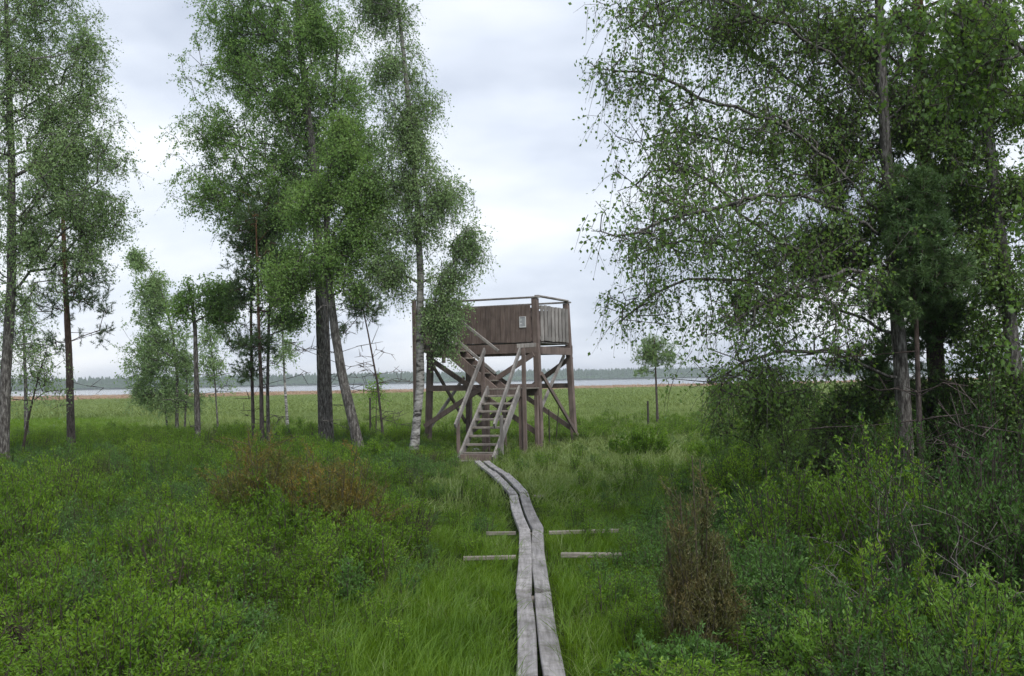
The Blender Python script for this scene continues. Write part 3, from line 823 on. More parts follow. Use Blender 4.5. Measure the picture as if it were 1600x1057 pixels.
        C = (S0[:, None] + (S1 - S0)[:, None] * f[:, :, None]).reshape(-1, 3)
        dr = unit(rng.normal(size=C.shape)) + np.repeat(td, lpt, 0) * .9
        sz = leaf * rng.uniform(.8, 1.2, len(C))
        LV, LF = leaves(C - b0, dr, sz, np.full(len(C), leaf * .13), tri=True)
    cb.add(LV, LF)
    nleaf = len(LF)
    me = None
    if twigs:
        # leaf faces first, twig faces after, by face size order: build explicitly
        n0 = len(LV)
        Vall = np.concatenate([LV, Vv]); Fl = [LF, Ff + n0]
        me = mesh_np('crown', Vall, Fl, [lmat, M_twig], mi=np.concatenate([np.zeros(len(LF)), np.ones(len(Ff))]))
    else:
        me = mesh_np('crown', LV, LF, [lmat])
    link('crown', me, root)
    return root

def TP(D, *pts): return [P(x, y, D) for x, y in pts]
def tree(name, label, group, D, pts, r0, r1, blobs, n, lmat, bmat, **kw):
    tr = TP(D, *pts)
    base = Vector((tr[0].x, tr[0].y, 0)); tr[0].z = -.1
    d = (tr[-1] - tr[-2]).normalized()
    return make_tree(name, label, 'tree', group, base, tr, r0, r1, D, blobs, n, lmat, bmat, **kw)

GL = 'trees left of the tower'; GR = 'trees on the right side'
tree('birch_tree', 'tall birch at the left picture edge with thick trunk and wide drooping crown', GL, 23, [(4, 730), (8, 600), (18, 450), (18, 250), (12, 80), (5, -140)], .13, .02,
     [(40, 10, 95, 80), (60, 120, 100, 80), (110, 170, 60, 80, .8), (90, 260, 110, 80), (145, 320, 62, 50, .9), (40, 370, 80, 80), (110, 390, 60, 40, .6), (165, 350, 40, 40, .8), (150, 245, 46, 36, .8), (130, 90, 40, 60, .7), (20, 500, 50, 60, .6), (40, -90, 100, 80), (-70, 200, 90, 200, .5)],
     1350, L_grey, B_dark, tw=5, lpt=8, thr=-.02, leaf=.052)
tree('pine_tree', 'slim pine with bare reddish trunk beside the tall left birch', GL, 27, [(112, 690), (108, 560), (102, 440), (98, 330), (95, 230)], .11, .02,
     [(115, 430, 60, 50), (90, 340, 70, 60), (138, 480, 36, 20), (60, 470, 60, 30), (95, 260, 40, 40), (70, 540, 55, 22, .5), (130, 400, 45, 30), (145, 530, 22, 22, .4)],
     230, L_pine, B_pine, kind='pine', leaf=.085, tw=6, lpt=26, up_pen=.1, dead=8, thr=.02, twig_len=.22)
tree('birch_tree', 'thin crooked sapling at the left edge in front of the meadow', GL, 24, [(30, 715), (45, 650), (60, 590), (75, 540)], .035, .006,
     [(60, 580, 45, 30), (80, 620, 50, 25, .7), (20, 590, 30, 40)], 60, L_grey, M_twig, tw=3, lpt=5, crown_lo=.3)
tree('birch_tree', 'short dark stem behind the tall left birch', GL, 34, [(42, 670), (40, 600), (36, 500)], .08, .02,
     [(40, 540, 40, 40), (30, 480, 40, 40)], 70, L_grey, B_dark, tw=4, lpt=6)
# wind-bent birches
tree('birch_tree', 'wind-bent young birch with its thin tip leaning left', GL, 40, [(276, 660), (277, 590), (270, 520), (252, 455), (232, 415), (205, 395)], .07, .006,
     [(210, 400, 9, 6, 5), (222, 412, 12, 10, 4), (238, 435, 16, 20, 2), (240, 465, 26, 26, 1.3), (240, 495, 32, 34), (235, 545, 40, 36), (262, 520, 22, 50, .6)], 360, L_grey, B_dark, tw=4, lpt=7, leaf=.075, thr=-.2, droop=.1, twig_len=.42)
tree('birch_tree', 'low leafy birch stem left of the wind-bent birch', GL, 41, [(262, 655), (256, 610), (245, 570)], .04, .008,
     [(235, 575, 38, 30), (262, 610, 40, 26), (230, 615, 30, 22, .6)], 240, L_grey, B_dark, tw=4, lpt=7, leaf=.075, thr=-.2, crown_lo=.4)
tree('birch_tree', 'low leafy birch stem right of the wind-bent birch', GL, 40, [(288, 655), (292, 600), (290, 540)], .04, .008,
     [(288, 560, 22, 40), (280, 625, 40, 20, .7)], 150, L_grey, B_dark, tw=4, lpt=7, leaf=.07, crown_lo=.4)
tree('birch_tree', 'short topped birch trunk with a tuft of leaves and a broken top', GL, 27, [(310, 690), (307, 600), (305, 520), (300, 465), (292, 440)], .085, .03,
     [(325, 450, 30, 26), (342, 485, 28, 20), (298, 478, 24, 28), (285, 500, 16, 20, .6), (350, 460, 22, 22, .7)], 170, L_birch, B_dark, tw=5, lpt=8, leaf=.06, dead=4)
tree('birch_tree', 'small thin birch with narrow crown left of the three slim stems', GL, 39, [(341, 660), (336, 600), (330, 540), (325, 490)], .035, .006,
     [(328, 520, 14, 28), (332, 565, 20, 28), (345, 600, 26, 16, .6)], 90, L_grey, B_dark, tw=4, lpt=6, leaf=.07, crown_lo=.4)
# three slim stems
tree('pine_tree', 'slim pine stem with brown shoots, leftmost of the three close stems', GL, 26, [(397, 695), (394, 600), (392, 500), (395, 400), (398, 330)], .05, .012,
     [(385, 460, 36, 40), (375, 530, 34, 26, .8), (385, 580, 30, 22, .6), (395, 380, 36, 36)], 150, L_pine, B_pine, kind='pine', leaf=.085, tw=6, lpt=26, up_pen=.1, dead=6, twig_len=.2)
tree('pine_tree', 'reddish pine stem in the middle of the three close stems', GL, 25.4, [(410, 705), (408, 600), (404, 500), (402, 420), (400, 350)], .06, .015,
     [(420, 420, 40, 40), (425, 480, 34, 34), (410, 540, 28, 22, .7), (400, 330, 36, 40)], 130, L_pine, B_pine, kind='pine', leaf=.085, tw=6, lpt=26, up_pen=.1, dead=8, twig_len=.2)
tree('birch_tree', 'slim grey stem, rightmost of the three close stems', GL, 25.8, [(420, 700), (418, 610), (420, 500), (428, 400), (436, 300)], .05, .012,
     [(450, 420, 36, 40), (450, 490, 30, 30), (440, 340, 40, 50)], 130, L_birch, B_dark, tw=5, lpt=8, leaf=.055, dead=6)
tree('birch_tree', 'thin pale birch standing far back between the stems', GL, 38, [(450, 660), (445, 600), (442, 540), (440, 480)], .06, .012,
     [(450, 545, 26, 26), (440, 500, 26, 26)], 80, L_grey, B_birch, tw=4, lpt=7, leaf=.07)
# the big clump
tree('birch_tree', 'tallest thick straight trunk of the clump with wide crown above the frame', GL, 26.5, [(507, 695), (504, 600), (500, 450), (490, 250), (470, 80), (455, -150)], .155, .03,
     [(415, 30, 98, 66), (400, 120, 92, 66), (335, 215, 64, 56), (345, 295, 64, 46), (360, 60, 50, 60), (500, 20, 40, 50), (430, 250, 80, 70), (460, 150, 70, 70), (490, 60, 50, 70), (420, -60, 100, 70), (400, 350, 60, 40), (440, 330, 60, 50), (460, 420, 50, 50, .8)],
     1500, L_birch, B_dark, tw=5, lpt=9, thr=-.03, leaf=.054, dead=16)
tree('birch_tree', 'second grey trunk standing tight against the thick straight one', GL, 27.3, [(517, 690), (513, 600), (508, 450), (512, 300), (524, 120), (528, 40)], .10, .02,
     [(540, 140, 54, 54), (570, 240, 46, 56), (580, 330, 40, 50), (520, 60, 40, 50, .7), (500, 220, 50, 60), (480, 300, 60, 50)],
     480, L_birch, B_dark, tw=5, lpt=8, leaf=.054, dead=14)
tree('birch_tree', 'leaning birch with curved trunk and light green crown beside the thick trunk', GL, 23.6, [(566, 708), (552, 660), (535, 590), (522, 510), (514, 440), (510, 340), (520, 240), (532, 180)], .135, .02,
     [(532, 205, 22, 36), (545, 245, 42, 40), (560, 300, 58, 46), (500, 320, 55, 45), (560, 370, 45, 45), (500, 400, 60, 45), (450, 440, 45, 40, .8), (550, 430, 45, 35, .7)],
     760, L_birch_m, B_dark, tw=5, lpt=9, thr=-.06, leaf=.054, dead=10)
tree('pine_tree', 'low dark pine crown behind the leaning birch', GL, 31, [(600, 690), (590, 600), (575, 520), (560, 450)], .04, .012,
     [(575, 490, 36, 26), (560, 460, 26, 22), (540, 520, 26, 16, .6)], 90, L_pine, B_pine, kind='pine', leaf=.09, tw=6, lpt=22, up_pen=.1, dead=26, twig_len=.22)
tree('birch_tree', 'white-barked birch in front of the tower with leaves over its corner', GL, 23.4, [(645, 718), (650, 670), (657, 600), (656, 520), (657, 430), (652, 320), (640, 180), (628, 60), (615, -60), (605, -160)], .105, .012,
     [(590, -30, 55, 60), (598, 30, 46, 40), (620, 100, 48, 42), (640, 170, 44, 42), (655, 225, 38, 44, 1.2), (622, 270, 36, 44, 1.1), (665, 290, 40, 36), (700, 315, 34, 34), (718, 375, 36, 38), (640, 345, 46, 44, 1.1), (615, 420, 40, 44, .9), (740, 395, 18, 18, .6), (690, 430, 42, 36, .8), (706, 486, 34, 22, 1.3), (684, 495, 26, 34, 1.1), (690, 540, 26, 12)],
     980, L_grey, B_birch, tw=5, lpt=8, thr=-.02, leaf=.050, droop=.75)
tree('birch_tree', 'tiny thin sapling standing beside the stake in the meadow', GL, 34, [(587, 665), (588, 620), (592, 575)], .018, .004,
     [(585, 605, 16, 18), (592, 585, 10, 12)], 22, L_birch_l, M_twig, tw=3, lpt=5, leaf=.07, crown_lo=.3)
tree('pine_tree', 'small lone pine in the meadow right of the tower', GL, 36, [(1028, 668), (1026, 620), (1024, 570), (1022, 525)], .05, .01,
     [(1023, 536, 14, 14, 2), (1024, 552, 26, 16, 1.5), (1030, 566, 28, 12), (1000, 580, 22, 6, .8), (1044, 552, 16, 12, .7), (1012, 558, 16, 12)], 110, L_grey, B_pine, kind='pine', leaf=.085, tw=6, lpt=22, up_pen=.0, thr=-.2, twig_len=.16)

# right side
RLIMBS = [
 [(1402, 480, 0), (1320, 440, -.2), (1239, 388, -.4), (1163, 341, -.5), (1111, 279, -.6), (1040, 262, -.6), (962, 300, -.6)],
 [(1404, 530, 0), (1300, 478, .3), (1180, 440, .5), (1080, 436, .6), (1010, 468, .6), (975, 500, .6)],
 [(1392, 350, 0), (1300, 255, -.4), (1229, 200, -.7), (1130, 165, -.9), (1060, 135, -1.0), (990, 110, -1.0), (935, 105, -1.0)],
 [(1384, 240, 0), (1290, 170, .4), (1200, 100, .7), (1130, 60, .9), (1060, 30, 1.0), (985, 45, 1.0)],
 [(1408, 600, 0), (1300, 545, -.5), (1220, 550, -.8), (1160, 575, -.9), (1105, 598, -.9)],
 [(1397, 420, 0), (1300, 380, .6), (1180, 395, 1.0), (1070, 375, 1.2), (965, 405, 1.2)],
 [(1388, 300, 0), (1290, 240, .5), (1180, 235, .9), (1060, 205, 1.1), (985, 225, 1.1)],
 [(1400, 440, 0), (1330, 420, -1.0), (1250, 450, -1.6), (1180, 480, -1.6), (1125, 515, -1.7)],
 [(1378, 160, 0), (1290, 80, -.4), (1180, 20, -.7), (1100, -10, -.8), (1020, 10, -.8), (975, 50, -.8)],
 [(1394, 380, 0), (1320, 330, -1.2), (1230, 300, -1.7), (1130, 320, -1.9), (1030, 350, -1.9), (965, 375, -1.9)],
]
tree('birch_tree', 'big birch on the right with long branches reaching left over the meadow', GR, 12.5, [(1420, 790), (1412, 640), (1402, 500), (1388, 300), (1376, 100), (1368, -200)], .10, .03,
     [(1180, 30, 110, 60), (1260, 140, 90, 70), (1280, 260, 80, 60, .8), (1200, 200, 80, 40, .5), (1390, 130, 80, 90), (1380, 320, 70, 80), (1300, 40, 80, 60), (1130, -60, 130, 50), (1370, -170, 120, 90, .8)],
     620, L_birch_d, B_dark, limbs=RLIMBS, tw=4, lpt=6, leaf=.046, thr=.05, up_pen=.5, nscale=2.4, limb=.2, jit=.03, twig_len=.36, droop=.7, depthk=.8, tr_n=12)
tree('pine_tree', 'thick dark pine in the middle of the right group', GR, 13.6, [(1470, 780), (1466, 640), (1458, 500), (1446, 300), (1436, 100), (1430, -220)], .125, .04,
     [(1330, 260, 90, 70), (1290, 400, 90, 50), (1500, 330, 60, 60), (1560, 440, 50, 60, .6), (1450, 360, 60, 50, .6), (1410, 440, 60, 50, .6), (1290, 500, 70, 30), (1450, 200, 100, 80), (1340, 90, 100, 60), (1370, 560, 80, 34), (1400, 610, 70, 30), (1480, 640, 60, 34), (1340, 640, 60, 24, .7), (1470, 500, 60, 50), (1180, 480, 80, 30, .7), (1200, 20, 90, 30, .6), (1500, 60, 90, 70), (1430, -140, 110, 90)],
     780, L_pine, B_pine, kind='pine', leaf=.075, tw=8, lpt=34, up_pen=.1, dead=22, twig_len=.17, thr=0.0, nscale=1.6, tr_n=12)
tree('pine_tree', 'slender red-stemmed young pine between the two thick right trunks', GR, 12.0, [(1440, 770), (1436, 640), (1432, 520), (1428, 400), (1424, 300)], .04, .012,
     [(1430, 380, 60, 50), (1450, 440, 56, 36), (1400, 470, 50, 30), (1430, 320, 40, 40)],
     150, L_pine, B_pine, kind='pine', leaf=.075, tw=8, lpt=34, up_pen=.1, dead=12, twig_len=.17, nscale=1.8)
tree('birch_tree', 'curving birch near the right picture edge', GR, 12.4, [(1606, 790), (1594, 640), (1578, 500), (1562, 360), (1545, 230), (1532, 60), (1520, -180)], .095, .03,
     [(1540, 60, 80, 60), (1560, 170, 70, 60), (1500, 240, 60, 50), (1590, 290, 50, 60), (1550, 400, 60, 60), (1600, 480, 50, 50), (1500, 130, 70, 60), (1530, 520, 50, 40, .7), (1590, 600, 50, 50, .8), (1560, 660, 40, 40, .6), (1520, -120, 90, 80)],
     800, L_birch_d, B_dark, tw=5, lpt=6, leaf=.047, nscale=1.8, twig_len=.26, droop=.6)
tree('birch_tree', 'near leafy birch whose bright twigs hang into the upper right corner', GR, 8.0, [(1790, 1100), (1780, 700), (1770, 400), (1740, 100), (1700, -150)], .08, .02,
     [(1480, 40, 80, 46), (1560, 90, 70, 60), (1500, 130, 50, 36, .7), (1590, 200, 40, 50), (1600, 350, 26, 60), (1400, 20, 60, 30, .6), (1640, 100, 80, 80, .5), (1600, 520, 30, 30, .6), (1720, -100, 110, 90, .8), (1700, 100, 80, 90, .6)],
     190, L_birch_d, B_dark, tw=4, lpt=6, leaf=.050, nscale=2.2, twig_len=.24, droop=.6, up_pen=.3)
tree('birch_tree', 'thin dark sapling just left of the curving right birch', GR, 13.2, [(1568, 760), (1562, 660), (1556, 590), (1548, 520)], .028, .008,
     [(1540, 560, 60, 36), (1500, 600, 50, 24), (1570, 620, 40, 30), (1530, 500, 40, 30)], 120, L_birch_d, M_twig, tw=4, lpt=6, leaf=.046, twig_len=.24)
tree('birch_tree', 'low spreading birch sapling under the long hanging branches', GR, 15.5, [(1235, 760), (1220, 690), (1200, 640), (1180, 590)], .035, .008,
     [(1165, 605, 56, 34), (1110, 640, 26, 30, .4), (1210, 650, 70, 46), (1150, 670, 36, 26), (1250, 620, 40, 40, .8), (1200, 600, 44, 24)], 230, L_birch_d, M_twig, tw=3, lpt=6, leaf=.05, crown_lo=.2, twig_len=.36, thr=.05, nscale=2.5)
tree('birch_tree', 'second leafy birch sapling right of the long hanging branches', GR, 13.5, [(1300, 820), (1310, 720), (1320, 650), (1330, 600)], .03, .008,
     [(1310, 660, 60, 40), (1280, 720, 60, 30), (1350, 690, 50, 40), (1340, 620, 50, 26, .7)], 230, L_birch_d, M_twig, tw=3, lpt=6, leaf=.048, crown_lo=.2, twig_len=.36, thr=.05, nscale=2.5)
tree('birch_tree', 'leafy sapling filling the gap right of the thick pine trunks', GR, 14.5, [(1515, 800), (1520, 700), (1525, 620)], .03, .008,
     [(1520, 680, 50, 40), (1570, 700, 40, 50), (1500, 740, 50, 26)], 190, L_birch_d, M_twig, tw=4, lpt=7, leaf=.048, crown_lo=.2, twig_len=.22)

# ------------------------------------------------------------------ bushes
def make_bush(name, label, cat, group, base, w, h, lmat, kind='leafy', stems=26, leaf=.035, per=60, bmat=None, aspect=.45, lean=.6, tip=.35, dens=1.0, cone=.45, side=.35, rag=.75):
    base = Vector(base); root = empty(name, base, label, cat, group)
    n = stems
    a = rng.uniform(0, math.tau, n); rr = np.sqrt(rng.random(n)) * w / 2
    hgt = h * (1 - cone * (rr / (w / 2)) ** 1.6) * rng.uniform(rag, 1.08, n)
    end = np.stack([np.cos(a) * rr, np.sin(a) * rr, hgt], 1)
    st = np.stack([np.cos(a) * rr * (1 - lean) * .6, np.sin(a) * rr * (1 - lean) * .6, np.full(n, -.05)], 1)
    mb = MB(); A, B, RA, RB = [], [], [], []
    pts = []
    nn = 6
    for i in range(n):
        mid = (st[i] + end[i]) / 2 + np.array([np.cos(a[i]), np.sin(a[i]), 0]) * rr[i] * .15 + rng.normal(size=3) * .02
        q = [(1 - t) ** 2 * st[i] + 2 * t * (1 - t) * mid + t * t * end[i] for t in np.linspace(0, 1, nn)]
        for k in range(nn - 1):
            A.append(q[k]); B.append(q[k + 1]); r = .007 * (h ** .5) * (1 - k / nn * .7); RA.append(r); RB.append(r * .85)
        pts.append(q)
        for _ in range(4):
            t = random.uniform(.3, .95); k = min(nn - 2, int(t * (nn - 1))); s0 = q[k] + (q[k+1] - q[k]) * random.random()
            e0 = s0 + np.array([rng.normal() * side, rng.normal() * side, random.uniform(.25, .9)]) * h * .22
            A.append(s0); B.append(e0); RA.append(.0035); RB.append(.002); pts.append([s0, e0])
    V1, F1 = segs(A, B, RA, RB, 4)
    mb.add(V1, F1)
    link('stems', mb.mesh('stems', [bmat or M_twig]), root)
    C, Dr = [], []
    for q in pts:
        q = np.array(q); m_ = int(per * dens * (1.0 if len(q) > 2 else .55))
        t = (tip + (1 - tip) * rng.random(m_) ** .8) if len(q) > 2 else rng.random(m_)
        x = t * (len(q) - 1); k = np.minimum(len(q) - 2, x.astype(int)); f = (x - k)[:, None]
        c = q[k] * (1 - f) + q[k + 1] * f
        d = q[k + 1] - q[k]
        C.append(c + rng.normal(size=c.shape) * (.012 if kind == 'leafy' else .02)); Dr.append(unit(d) * .7 + unit(rng.normal(size=c.shape)) * .8 + np.array([0, 0, .25]))
    C = np.concatenate(C); Dr = np.concatenate(Dr)
    sz = leaf * rng.uniform(.6, 1.25, len(C))
    LV, LF = leaves(C, Dr, sz, sz * aspect, tri=(kind == 'needle'))
    link('foliage', mesh_np('foliage', LV, LF, [lmat]), root)
    return root
GJ = 'junipers among the bog myrtle'
def gb(px, py): return G(px, py, 0)
make_bush('juniper_bush', 'tall narrow brown juniper right of the boardwalk', 'juniper', GJ, gb(1096, 1045), .56, 1.33, L_juni2, 'needle', stems=60, leaf=.030, per=175, aspect=.20, lean=.35, tip=.08, bmat=M_jun, cone=.85, side=.16, rag=.45)
make_bush('juniper_bush', 'orange-brown juniper bush among the green shrubs, taller left one', 'juniper', GJ, gb(405, 850), 1.15, 1.36, L_juni, 'needle', stems=60, leaf=.034, per=150, aspect=.22, lean=.8, tip=.2, bmat=M_jun, side=.5, rag=.6)
make_bush('juniper_bush', 'orange-brown spreading juniper bush, wider right one', 'juniper', GJ, gb(520, 875), 1.3, 1.2, L_juni, 'needle', stems=66, leaf=.034, per=150, aspect=.22, lean=.8, tip=.2, bmat=M_jun, side=.5, rag=.6)
GS = 'shrubs in the undergrowth'
specs = [
 ('green shrub growing through the front of the left orange-brown juniper', (415, 862), .6, .85, L_myr, 34, .034),
 ('green shrub pushing up between the two orange-brown junipers', (465, 880), .6, .95, L_myr, 30, .034),
 ('rounded bush in the right undergrowth behind the dead twigs', (1390, 930), 1.1, 1.15, L_myr, 60, .036),
 ('tall green bush at the right edge above the corner shrub', (1540, 1000), 1.0, 1.25, L_shaded, 60, .036),
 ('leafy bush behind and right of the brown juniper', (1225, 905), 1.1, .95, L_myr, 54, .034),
 ('tall leafy bush hiding the foot of the thick dark pine', (1480, 800), 1.5, 1.5, L_shaded, 60, .04),
 ('tall loose bush in front of the big right birch trunk', (1385, 830), 1.3, 1.25, L_shaded, 50, .036),
 ('tall bush between the right trunks and the picture edge', (1565, 820), 1.5, 1.7, L_shaded, 60, .04),
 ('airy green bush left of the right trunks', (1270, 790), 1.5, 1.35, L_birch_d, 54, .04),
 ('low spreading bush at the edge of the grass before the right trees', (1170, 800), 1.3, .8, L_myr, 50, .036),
 ('dark tall bush at the lower right picture edge', (1600, 1000), .9, 1.15, L_shaded, 46, .034),
 ('round green shrub in the meadow right of the tower', (1005, 720), 1.5, .75, L_myr, 60, .05),
 ('leafy shrub right of the round meadow shrub, farther back', (1130, 725), 1.6, .6, L_myr, 50, .045),
 ('bright green shrub in front of the birch trunks on the right', (1345, 905), 1.1, .95, L_birch_l, 60, .04),
 ('dark branchy shrub with bare grey stems on the right', (1430, 985), 1.0, 1.0, L_shaded, 34, .03),
 ('yellow-green shrub in the lower right corner', (1545, 1090), .9, .62, L_birch_l, 55, .03),
 ('low bluish shrub just right of the brown juniper', (1210, 990), .9, .55, L_myr2, 50, .032),
 ('bushy green shrub in front of the brown juniper', (1060, 1085), .8, .34, L_myr2, 50, .03),
 ('shrub left of the dark branchy shrub, by the dead twigs', (1280, 960), .9, .55, L_myr, 44, .032),
 ('broad shrub at the right picture edge under the birch', (1580, 940), 1.2, .85, L_shaded, 60, .036),
 ('low green shrub at the bottom between juniper and corner shrub', (1320, 1085), 1.0, .42, L_birch_l, 50, .028),
 ('bright shrub left of the white-barked birch foot', (590, 735), 1.1, .62, L_myr, 50, .045),
 ('bluish green shrub at the bottom left of the grass', (300, 1075), .9, .46, L_myr2, 50, .03),
 ('small dark shrub at the edge of the grass', (545, 965), .5, .42, L_myr2, 26, .028),
 ('shrub in front of the orange-brown junipers', (450, 900), .9, .72, L_myr, 50, .034),
]
for lab, (px, py), w, h, lm, st_, lf in specs:
    h *= 1.12 if px > 1150 else 1.0
    make_bush('shrub', lab, 'shrub', GS, gb(px, py), w, h, lm, stems=st_, leaf=lf, per=42, aspect=.42, tip=.1)

# dead twigs
def dead_shrub(px, py, w, h, n, lab):
    base = gb(px, py); root = empty('dead_shrub', base, lab, 'dead shrub', 'dead twiggy shrubs')
    A, B, RA, RB = [], [], [], []
    for _ in range(n):
        p = np.array([random.uniform(-w/6, w/6), random.uniform(-w/6, w/6), -.03]); d = np.array([rng.normal() * .5, rng.normal() * .5, 1.0]); r = .008
        for s in range(7):
            d = unit(d + rng.normal(size=3) * .35 + np.array([0, 0, .12])); q = p + d * h / 6
            A.append(p); B.append(q); RA.append(r); RB.append(r * .8)
            for _k in range(2):
                e = q + rng.normal(size=3) * h * .12; A.append(q); B.append(e); RA.append(r * .5); RB.append(.0015)
            p = q; r *= .8
    Vv, Ff = segs(A, B, RA, RB, 4)
    link('branches', mesh_np('branches', Vv, Ff, [M_deadtwig]), root)
dead_shrub(1440, 960, .9, .95, 9, 'bare grey twigs rising in front of the dark right shrubs')
dead_shrub(1340, 1000, .8, .6, 7, 'low tangle of pale dead twigs beside the brown juniper')
dead_shrub(1500, 1020, .7, .8, 6, 'leafless twigs near the lower right corner')

# stakes and oddments
M_stake = rough_mat('dark_stake_wood', [(0.3, (.03, .026, .022)), (0.7, (.08, .07, .06))], scale=6, bump=.3)
def stake(px, ytop, D, lab, r=.035, lean=0.0):
    top = P(px, ytop, D); mb = MB()
    b = Vector((top.x + lean, top.y, 0))
    tube(mb, [Vector((0, 0, -.1)), Vector((-lean * .5, 0, top.z * .5)), top - b], [r, r * .95, r * .9], n=7, wob=.08)
    o = link('stake', mb.mesh('stake', [M_stake]), None, b); tag(o, lab, 'stake', 'wooden stakes in the meadow')
stake(578, 622, 33, 'short dark stake beside the tiny sapling left of the tower')
stake(1012, 627, 36, 'short dark stake beside the small lone pine', .04)
stake(857.5, 640, 27.6, 'short thin stake under the right side of the tower', .02)
stake(874, 627, 28.4, 'thin leaning stick behind the right side of the tower', .014, -.14)
def stone(px, py, D, r, lab):
    c = P(px, py, D); bpy_me = bpy.data.meshes.new('stone')
    import bmesh
    bm = bmesh.new(); bmesh.ops.create_icosphere(bm, subdivisions=3, radius=r)
    for v in bm.verts:
        v.co *= 1 + .25 * noise.noise(v.co * (2.5 / r * .3) + Vector((px, 0, 0))); v.co.z *= .65
    bm.to_mesh(bpy_me); bm.free(); bpy_me.materials.append(M_pale)
    o = link('stone', bpy_me, None, (c.x, c.y, r * .45)); tag(o, lab, 'stone')
M_pale = rough_mat('pale_stone', [(0.3, (.42, .42, .41)), (0.7, (.6, .6, .59))], scale=9, bump=.3)
stone(822, 692, 26.3, .10, 'pale stone in the grass by the tall stair post')
stone(744, 690, 26.0, .09, 'pale flat stone seen through the stair treads')

# ------------------------------------------------------------------ ground cover (uncountable): instanced by geometry nodes
def proto_sprig(n_stems, h, spread, lmat, leaf, per, aspect=.42, bare=.25, tri=False):
    A, B, RA, RB, C, Dr = [], [], [], [], [], []
    for _ in range(n_stems):
        a = random.uniform(0, math.tau); r = spread * math.sqrt(random.random())
        b = np.array([math.cos(a) * r * .5, math.sin(a) * r * .5, -.03]); hh = h * random.uniform(.6, 1.1)
        e = np.array([math.cos(a) * r, math.sin(a) * r, hh]); mid = (b + e) / 2 + rng.normal(size=3) * .03
        A += [b, mid]; B += [mid, e]; RA += [.0055, .004]; RB += [.004, .002]
        m_ = per; t = bare + (1 - bare) * rng.random(m_)
        c = np.where(t[:, None] < .5, b + (mid - b) * (t[:, None] * 2), mid + (e - mid) * (t[:, None] * 2 - 1))
        side = unit(rng.normal(size=c.shape))
        C.append(c + side * .012); Dr.append(side * .8 + np.array([0, 0, .85]))
        for _k in range(3):
            t0 = random.uniform(.35, .9); s0 = b + (e - b) * t0; e0 = s0 + np.array([rng.normal() * .06, rng.normal() * .06, .12 * random.uniform(.6, 1.3)])
            A.append(s0); B.append(e0); RA.append(.002); RB.append(.001)
            tt = rng.random((m_ // 2, 1)); c2 = s0 + (e0 - s0) * tt; side = unit(rng.normal(size=c2.shape))
            C.append(c2 + side * .01); Dr.append(side * .8 + np.array([0, 0, .8]))
    C = np.concatenate(C); Dr = np.concatenate(Dr); sz = leaf * rng.uniform(.6, 1.25, len(C))
    LV, LF = leaves(C, Dr, sz, sz * aspect)
    Vv, Ff = segs(A, B, RA, RB, 3)
    me = mesh_np('sprig', np.concatenate([LV, Vv]), [LF, Ff + len(LV)], [lmat, M_twig], mi=np.concatenate([np.zeros(len(LF)), np.ones(len(Ff))]))
    return bpy.data.objects.new('sprig_source', me)
def proto_grass(n, h, spread, lmat, w=.006, bend=.35):
    Vv, Ff = [], []; q = 0
    for _ in range(n):
        a = random.uniform(0, math.tau); r = spread * math.sqrt(random.random()); hh = h * random.uniform(.55, 1.1)
        b = np.array([math.cos(a) * r, math.sin(a) * r, -.02]); th = random.uniform(0, math.tau); bd = bend * random.uniform(.2, 1.2) * hh
        o_ = np.array([math.cos(th), math.sin(th), 0]); s = np.array([-math.sin(th + .6), math.cos(th + .6), 0]) * w / 2
        p1 = b + np.array([0, 0, hh * .5]) + o_ * bd * .22; p2 = b + np.array([0, 0, hh * .85]) + o_ * bd * .65; p3 = b + np.array([0, 0, hh]) + o_ * bd * 1.1
        Vv += [b - s, b + s, p1 + s * .9, p1 - s * .9, p2 + s * .6, p2 - s * .6, p3]
        Ff += [(q, q+1, q+2, q+3), (q+3, q+2, q+4, q+5)]; Ff.append((q+5, q+4, q+6, q+6)); q += 7
    F4 = [f for f in Ff if f[2] != f[3]]; F3 = [f[:3] for f in Ff if f[2] == f[3]]
    me = mesh_np('tuft', Vv, [np.array(F4), np.array(F3)], [lmat])
    return bpy.data.objects.new('tuft_source', me)

